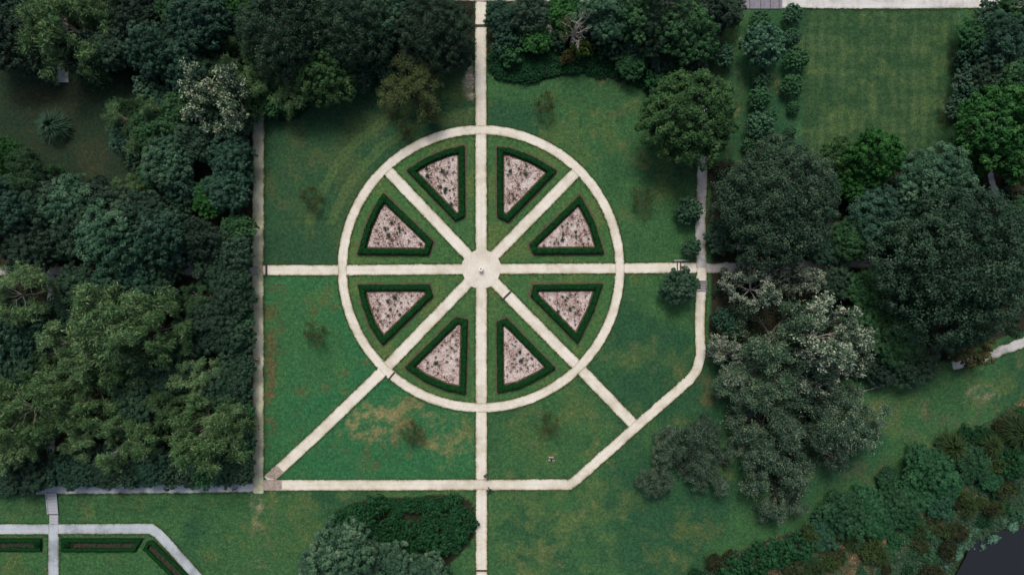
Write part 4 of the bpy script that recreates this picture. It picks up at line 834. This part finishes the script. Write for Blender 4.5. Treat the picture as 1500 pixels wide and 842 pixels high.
for bi, (nm, pl) in enumerate(BEDS.items()):
    soil = offset_poly(pl, -3.2); soil = soil_edge(soil); fan('bed_soil', soil, .028, M['soil'])
    inner = offset_poly(pl, 10.5); fan('bed_mulch', poly_w(inner), .045, M['mulch'])
    hedge(pl, 7.6, .75, 'box_hedge', 'clipped dark green box hedge framing the %s rose bed of the wheel' % nm, 90, 500 + bi, .19)
    chips(inner, 1500, .045, 'rose bed', 'pale pink petals and wood chips strewn over the %s rose bed' % nm, 520 + bi)
    r = np.random.default_rng(540 + bi); inr = offset_poly(pl, 13); P = []; tr = 0; cen = inr.mean(0)
    while len(P) < 26 and tr < 3000:
        tr += 1; x, y = r.uniform(inr.min(0), inr.max(0))
        if not inside([tuple(p) for p in inr], np.array([x]), np.array([y]))[0]: continue
        if all(math.hypot(x - a, y - b) > 5.2 for a, b in P): P.append((x, y))
    for (x, y) in P:
        near = math.hypot(x - cen[0], y - cen[1]) < 18
        v = r.choice(4, p=[.26, .27, .25, .22] if near else [.05, .37, .43, .15]); rp = r.uniform(2.0, 3.7) * (1.4 if v == 0 else 1.0)
        lab = ROSEW[v] + ' in the %s rose bed' % nm
        plant(x, y, rp, 'rose', 'rose_bush', lab, 'rose bush', lab, r.uniform(.7, 1.1), var=int(v))
# parterre strips on the lower terrace
PARTERRE = [([(-30, 790), (58, 790), (58, 808), (-30, 808)], 'hedge framing the planting strip beyond the terrace steps, cut by the picture edge'), ([(88, 790), (207, 790), (196, 808.5), (88, 808.5)], 'hedge framing the straight planting strip on the lower terrace'),
            ([(215, 794), (222, 793), (284, 850), (256, 852), (208, 805)], 'hedge framing the slanting planting strip beside the angled walk')]
for i, (pl, lb) in enumerate(PARTERRE):
    lb = lb.replace(', cut by the picture edge', '')
    fan('bed_soil', poly_w(offset_poly(pl, -1.5)), .03, M['darksoil'])
    hedge(pl, 5.0, .5, 'box_hedge', 'low clipped ' + lb, 170, 570 + i, .12)
    inn = offset_poly(pl, 5.5); r = np.random.default_rng(580 + i); P = []; tr = 0
    while len(P) < 20 and tr < 2000:
        tr += 1; x, y = r.uniform(inn.min(0), inn.max(0))
        if x > -5 and inside([tuple(p) for p in inn], np.array([x]), np.array([y]))[0] and all(math.hypot(x - a, y - b) > 5 for a, b in P): P.append((x, y))
    for (x, y) in P:
        v = int(r.choice([0, 3, 3, 2])); lab = ROSEW[v] + ' inside the ' + ['low hedge beyond the terrace steps', 'straight low hedge on the lower terrace', 'slanting low hedge beside the angled walk'][i]
        plant(x, y, r.uniform(2.2, 3.2), 'rose', 'rose_bush', lab, 'rose bush', lab, .8, var=v)
for (x, y, lb) in [(50.5, 799, 'clipped ball shrub ending the hedge strip beyond the terrace steps'), (95, 799, 'clipped ball shrub at the start of the straight hedge strip')]:
    plant(x, y, 5.0, 'camellia', 'ball_shrub', lb, 'shrub', None, 1.0, mat='box')

# ------------------------------------------------------------------ built pieces
def box_mesh(name, sx, sy, sz, bev=.015):
    bm = bmesh.new(); bmesh.ops.create_cube(bm, size=1); bmesh.ops.scale(bm, vec=(sx, sy, sz), verts=bm.verts)
    bmesh.ops.translate(bm, vec=(0, 0, sz / 2), verts=bm.verts)
    bmesh.ops.bevel(bm, geom=bm.edges[:], offset=min(bev, sz * .3), segments=1, affect='EDGES')
    me = bpy.data.meshes.new(name); bm.to_mesh(me); bm.free(); return me
def plank_step(px, py, ang, length_px, label, n=1, width=.26, mat='timber'):
    x, y = px2w(px, py); e = empty('timber_step', (x, y, float(ground_z(x, y)) + .02), ang); tag(e, label, 'step')
    L = length_px * S
    for k in range(n): 
        o = link('plank', box_mesh('plank', L, width / n - .012, .17), M[mat], e); o.location = (0, (k - (n - 1) / 2) * (width / n), 0)
    for s in (-1, 1):
        o = link('peg', box_mesh('peg', .09, .09, .26), M[mat], e); o.location = (s * (L / 2 + .05), 0, 0)
    return e
plank_step(742, 433, math.radians(45), 17, 'dark timber step across the southeast spoke close to the hub', 2, .34)
plank_step(573, 551, math.radians(50), 16, 'dark timber step across the ring path beside the southwest spoke', 2, .28)
plank_step(704, 38, 0, 17, 'dark timber step across the north walk between the curved beds', 2, .38)
plank_step(705.5, 835, 0, 16, 'dark timber step across the south walk beside the azalea bed', 2, .28)
plank_step(390.5, 395.5, math.radians(90), 15, 'dark timber step where the west spoke meets the straight tan walk', 2, .36)
plank_step(992, 389, math.radians(90), 12, 'reddish timber step across the east spoke, the one nearer the wheel', 1, .18)
plank_step(996.5, 389, math.radians(90), 12, 'reddish timber step across the east spoke, the one nearer the side walk crossing', 1, .18)
plank_step(998, 381.5, 0, 21, 'long weathered kerb board along the verge of the east spoke', 1, .2, 'stepstone')
def steps(px, py, rows, wpx, dpx, label, lift, fall, mat, gap=.92):
    x, y = px2w(px, py); e = empty('garden_steps', (x, y, float(ground_z(x, y)))); tag(e, label, 'steps')
    for k in range(rows):
        yy = -k * dpx * S; z = lift - fall * k
        o = link('tread', box_mesh('tread', wpx * S, dpx * S * gap, .16), M[mat], e)
        o.location = (random.uniform(-.03, .03), yy, max(float(ground_z(x, y + yy)) - float(ground_z(x, y)) - .02, z))
    for s in (-1, 1):
        o = link('side_kerb', box_mesh('side_kerb', .16, rows * dpx * S, .14), M[mat], e); o.location = (s * (wpx * S / 2 + .1), -(rows - 1) * dpx * S / 2, -.06); 
        o.rotation_euler[0] = math.atan2(fall * rows, rows * dpx * S)
    return e
steps(1027.5, 412, 5, 14, 3.4, 'short flight of grey steps on the side walk beside the dense green shrub', .10, .02, 'slab', .6)
steps(76, 723.5, 7, 13.5, 4.6, 'blue-grey stone steps down the bank to the lower terrace', .06, .075, 'stepstone')
# lower landing slabs
x, y = px2w(76, 762); e = empty('stone_landing', (x, y, float(ground_z(x, y)))); tag(e, 'grey stone landing slabs at the foot of the terrace steps', 'landing')
for k in range(3):
    o = link('slab', box_mesh('slab', 13 * S, 4.2 * S, .08), M['stepstone'], e); o.location = (0, (1 - k) * 4.4 * S, .03)
# slabs at the far edge of the shrub row
x, y = px2w(1113, 5); e = empty('slab_paving', (x, y, .0)); tag(e, 'row of large grey-violet paving slabs ending the pale concrete walk', 'paving')
xs = [1082, 1098, 1114, 1128, 1141, 1146]
for a, b in zip(xs[:-1], xs[1:]):
    o = link('slab', box_mesh('slab', (b - a - .7) * S, 17 * S, .10 + random.uniform(-.01, .01)), M['slab'], e); o.location = ((((a + b) / 2) - 1113) * S, random.uniform(-.03, .03), .03)
# worn brick apron at the corner
V, Fq, nv = [], [], 0; bm = bmesh.new(); r = np.random.default_rng(90)
ap1 = [(388, 697), (404, 680), (416, 690), (404, 703)]; ap2 = [(386, 702), (413, 702), (413, 718), (386, 718)]
def brick_at(x, y, ang, s1, s2, h):
    mt = Matrix.Translation((x, y, h / 2 + .07)) @ Matrix.Rotation(ang, 4, 'Z') @ Matrix.Diagonal((s1, s2, h, 1)); bmesh.ops.create_cube(bm, size=1, matrix=mt)
for pl, ang in ((ap1, math.radians(45)), (ap2, 0)):
    c, s = math.cos(ang), math.sin(ang); W = np.array(poly_w(pl)); ctr = W.mean(0)
    for i in range(-20, 21):
        for j in range(-20, 21):
            u, v = (i + .5 * (j % 2)) * .26, j * .14; x = ctr[0] + u * c - v * s; y = ctr[1] + u * s + v * c
            if inside([tuple(p) for p in W], np.array([x]), np.array([y]))[0]: brick_at(x, y, ang + r.normal(0, .05), .235 * r.uniform(.85, 1), .118, .04 + r.uniform(0, .03) )
me = bpy.data.meshes.new('brick_apron'); bm.to_mesh(me); bm.free()
tag(link('brick_apron', me, M['brick']), 'worn reddish brick apron where the diagonal walk meets the corner', 'paving', kind='stuff')
# sundial at the hub
def lathe(name, prof, seg=32):
    n = len(prof); V = [(r_ * math.cos(2 * PI * k / seg), r_ * math.sin(2 * PI * k / seg), z) for r_, z in prof for k in range(seg)]
    Fq = [(i * seg + k, i * seg + (k + 1) % seg, (i + 1) * seg + (k + 1) % seg, (i + 1) * seg + k) for i in range(n - 1) for k in range(seg)]
    me = bpy.data.meshes.new(name); me.from_pydata(V, [], Fq + [tuple(range((n - 1) * seg, n * seg))]); 
    for p in me.polygons: p.use_smooth = False
    return me
x, y = px2w(705, 394); e = empty('sundial', (x, y, .062)); tag(e, 'small round pale stone sundial in the middle of the wheel', 'sundial')
link('base', lathe('base', [(.42, 0), (.42, .12), (.36, .16), (.30, .18)]), M['stone'], e)
link('column', lathe('column', [(.24, .18), (.17, .3), (.15, .6), (.2, .85), (.26, .92)]), M['stone'], e)
tp = link('top', lathe('top', [(.26, .92), (.42, .97), (.42, 1.05), (.32, 1.06), (.30, 1.03)]), M['stone'], e)
dpl = link('dial_plate', lathe('dial_plate', [(.13, 1.03), (.13, 1.065), (.11, 1.07)]), M['metal'], e)
gm = bpy.data.meshes.new('gnomon'); gm.from_pydata([(-.008, -.1, 1.065), (.008, -.1, 1.065), (.008, .1, 1.065), (-.008, .1, 1.065), (-.008, .1, 1.2), (.008, .1, 1.2)], [], [(0, 1, 2, 3), (0, 4, 5, 1), (2, 5, 4, 3), (0, 3, 4), (1, 5, 2)])
link('gnomon', gm, M['metal'], dpl)

# fallen pole on the grass by the dark trees
t = Tubes(6); ax, ay = px2w(1262, 573); bx, by = px2w(1306, 561); t.tube([[ax, ay, .12], [(ax + bx) / 2, (ay + by) / 2, .16], [bx, by, .1]], [.09, .11, .07])
t.tube([[(ax + bx) / 2, (ay + by) / 2, .16], [(ax + bx) / 2 + .5, (ay + by) / 2 + .7, .3]], [.05, .02])
tag(link('fallen_branch', t.mesh('fallen_branch'), M['palebark']), 'pale fallen branch lying on grass at the dark wood edge', 'branch')

# ------------------------------------------------------------------ people
def skin_obj(name, pts, edges, rad, mat, parent, root=0):
    me = bpy.data.meshes.new(name); me.from_pydata([tuple(p) for p in pts], edges, []); o = link(name, me, mat, parent)
    sk = o.modifiers.new('skin', 'SKIN'); sk.use_smooth_shade = True
    for i, sv in enumerate(me.skin_vertices[0].data):
        rr = rad[i]; sv.radius = rr if isinstance(rr, tuple) else (rr, rr); sv.use_root = (i == root)
    sb = o.modifiers.new('sub', 'SUBSURF'); sb.levels = 1; sb.render_levels = 1
    return o
SKINM = mat_plain('skin', (.42, .26, .19)); 
CLOTH = {k: mat_plain('cloth_' + k, c) for k, c in dict(black=(.012, .012, .015), navy=(.015, .02, .04), white=(.75, .75, .73), tan=(.45, .30, .15), brown=(.11, .06, .04), grey=(.2, .2, .21), hairdark=(.012, .009, .007), hairbrown=(.05, .03, .018)).items()}
def person(px, py, rz, pose, top, bottom, hair, label, sit=False):
    x, y = px2w(px, py); e = empty('person', (x, y, float(ground_z(x, y)) + .03), rz); tag(e, label, 'person')
    if sit:
        B = dict(pel=(0, 0, .14), bel=(0, -.02, .3), che=(0, .0, .52), nek=(0, .03, .68), hd=(0, .06, .80), ht=(0, .06, .90), nose=(0, .165, .80))
        for s, n in ((1, 'L'), (-1, 'R')):
            B.update({'sh' + n: (.17 * s, .02, .62), 'el' + n: (.23 * s, .18, .42), 'wr' + n: (.14 * s, .38, .40), 'hp' + n: (.09 * s, .03, .14), 'kn' + n: (.12 * s, .42, .44), 'an' + n: (.11 * s, .62, .09), 'to' + n: (.12 * s, .80, .04)})
    else:
        B = dict(pel=(0, 0, .95), bel=(0, .0, 1.1), che=(0, .02, 1.32), nek=(0, .02, 1.48), hd=(0, .04, 1.60), ht=(0, .04, 1.70), nose=(0, .145, 1.59))
        st = pose.get('stride', .25)
        for s, n in ((1, 'L'), (-1, 'R')):
            f = st * s
            B.update({'sh' + n: (.18 * s, 0, 1.42), 'el' + n: (.24 * s, -f * .45, 1.15), 'wr' + n: (.22 * s, -f * .9 + .08, .92), 'hp' + n: (.09 * s, 0, .92), 'kn' + n: (.095 * s, f * .55 + .05, .50), 'an' + n: (.1 * s, f, .09 if s > 0 else .12), 'to' + n: (.11 * s, f + .17, .035)})
        if pose.get('arm'): B['elR'] = (-.36, .20, 1.36); B['wrR'] = (-.46, .42, 1.46)
        if pose.get('lean'):
            for k in ('bel', 'che', 'nek', 'hd', 'ht', 'nose', 'shL', 'shR', 'elL', 'elR', 'wrL', 'wrR'):
                v = B[k]; h = v[2] - .95; B[k] = (v[0], v[1] + h * math.sin(pose['lean']) , .95 + h * math.cos(pose['lean']))
    RAD = dict(pel=(.15, .11), bel=(.13, .10), che=(.155, .11), nek=.055, hd=.10, ht=.085, nose=.018)
    for n in 'LR': RAD.update({'sh' + n: .065, 'el' + n: .045, 'wr' + n: .03, 'hp' + n: .09, 'kn' + n: .06, 'an' + n: .042, 'to' + n: .035})
    E = [('pel', 'bel'), ('bel', 'che'), ('che', 'nek'), ('nek', 'hd'), ('hd', 'ht'), ('hd', 'nose')]
    for n in 'LR': E += [('che', 'sh' + n), ('sh' + n, 'el' + n), ('el' + n, 'wr' + n), ('pel', 'hp' + n), ('hp' + n, 'kn' + n), ('kn' + n, 'an' + n), ('an' + n, 'to' + n)]
    for n, s in (('L', 1), ('R', -1)):      # palms and five fingers
        w_ = np.array(B['wr' + n]); d = unit(w_ - np.array(B['el' + n])); sd_ = unit(np.cross(d, [0, 0, 1.]) + 1e-4)
        B['pm' + n] = tuple(w_ + d * .07); RAD['pm' + n] = (.038, .018); E.append(('wr' + n, 'pm' + n))
        for q in range(5):
            b0 = w_ + d * (.03 if q == 0 else .10) + sd_ * (q - 2) * .018; ln = [.05, .075, .085, .08, .06][q]
            dd = unit(d + sd_ * (-.9 if q == 0 else (q - 2.5) * .08)); k1, k2 = 'f%d%sa' % (q, n), 'f%d%sb' % (q, n)
            B[k1] = tuple(b0 + dd * ln * .5); B[k2] = tuple(b0 + dd * ln + np.array([0, 0, -.012])); RAD[k1] = .009; RAD[k2] = .008; E += [('pm' + n, k1), (k1, k2)]
    ks = list(B); ix = {k: i for i, k in enumerate(ks)}
    skin_obj('body', [B[k] for k in ks], [(ix[a], ix[b]) for a, b in E], [RAD[k] for k in ks], SKINM, e)
    def sub(name, keys, grow, mat):
        i2 = {k: i for i, k in enumerate(keys)}; ed = [(i2[a], i2[b]) for a, b in E if a in i2 and b in i2]
        rd = [tuple(q + grow for q in RAD[k]) if isinstance(RAD[k], tuple) else RAD[k] + grow for k in keys]
        return skin_obj(name, [B[k] for k in keys], ed, rd, mat, e)
    sub('shirt', ['che', 'bel', 'pel', 'shL', 'elL', 'shR', 'elR'] + (['wrL', 'wrR'] if top in ('black', 'navy') else []), .018, CLOTH[top])
    sub('trousers', ['pel', 'hpL', 'knL', 'anL', 'hpR', 'knR', 'anR'], .02, CLOTH[bottom])
    for n in 'LR': skin_obj('shoe', [B['an' + n], B['to' + n]], [(0, 1)], [.05, .043], CLOTH['grey'], e)
    # hair: a cap shell over the back and top of the head
    bm = bmesh.new(); bmesh.ops.create_uvsphere(bm, u_segments=16, v_segments=10, radius=.125)
    bmesh.ops.delete(bm, geom=[v for v in bm.verts if v.co.z < -.03 or (v.co.y > .06 and v.co.z < .05)], context='VERTS')
    me = bpy.data.meshes.new('hair'); bm.to_mesh(me); bm.free()
    for p in me.polygons: p.use_smooth = True
    h = link('hair', me, CLOTH[hair], e); h.location = (B['hd'][0], B['hd'][1] - .01, B['hd'][2] + .05)
    return e, B
person(711, 694.5, math.radians(180), dict(stride=.2), 'black', 'black', 'hairdark', 'person in dark clothes walking on the south walk just above the crossing')
pe, PB = person(717, 714.5, math.radians(60), dict(stride=.32, arm=True), 'black', 'navy', 'hairdark', 'person in black striding at the crossing with one arm raised, white bag in hand')
person(377, 526, math.radians(200), dict(stride=.25), 'brown', 'black', 'hairdark', 'person in a brown top walking along the straight tan walk')
person(380, 525, math.radians(190), dict(stride=.22), 'tan', 'brown', 'hairbrown', 'person in a tan top walking beside another on the straight tan walk')
person(344.5, 714.5, math.radians(-70), dict(stride=.4, lean=.35), 'tan', 'navy', 'hairbrown', 'person in a tan top leaning forward on the blue-grey lower walk')
person(805.5, 669.5, math.radians(170), {}, 'black', 'white', 'hairdark', 'person in black top and pale trousers sitting on the lawn', sit=True)
person(809.5, 669.8, math.radians(195), {}, 'navy', 'white', 'hairdark', 'person in navy top and pale trousers sitting on the lawn beside someone in black', sit=True)
# carried bag
w_ = Vector(PB['wrL']); wp = Matrix.Translation(pe.location) @ Matrix.Rotation(math.radians(60), 4, 'Z') @ w_
bm = bmesh.new(); bmesh.ops.create_cube(bm, size=1); bmesh.ops.scale(bm, vec=(.30, .16, .34), verts=bm.verts)
bmesh.ops.bevel(bm, geom=bm.edges[:], offset=.04, segments=2, affect='EDGES')
for v in bm.verts:
    if v.co.z > .1: v.co.x *= .8
me = bpy.data.meshes.new('bag_body'); bm.to_mesh(me); bm.free()
be = empty('shoulder_bag', (wp.x, wp.y, wp.z - .52), math.radians(60)); tag(be, 'white bag carried by the person in black at the crossing', 'bag')
o = link('bag_body', me, CLOTH['white'], be); o.location = (0, 0, .17)
t = Tubes(5); t.tube([[-.1, 0, .33], [-.05, 0, .47], [.05, 0, .47], [.1, 0, .33]], [.012] * 4); link('handle', t.mesh('handle'), CLOTH['white'], be)
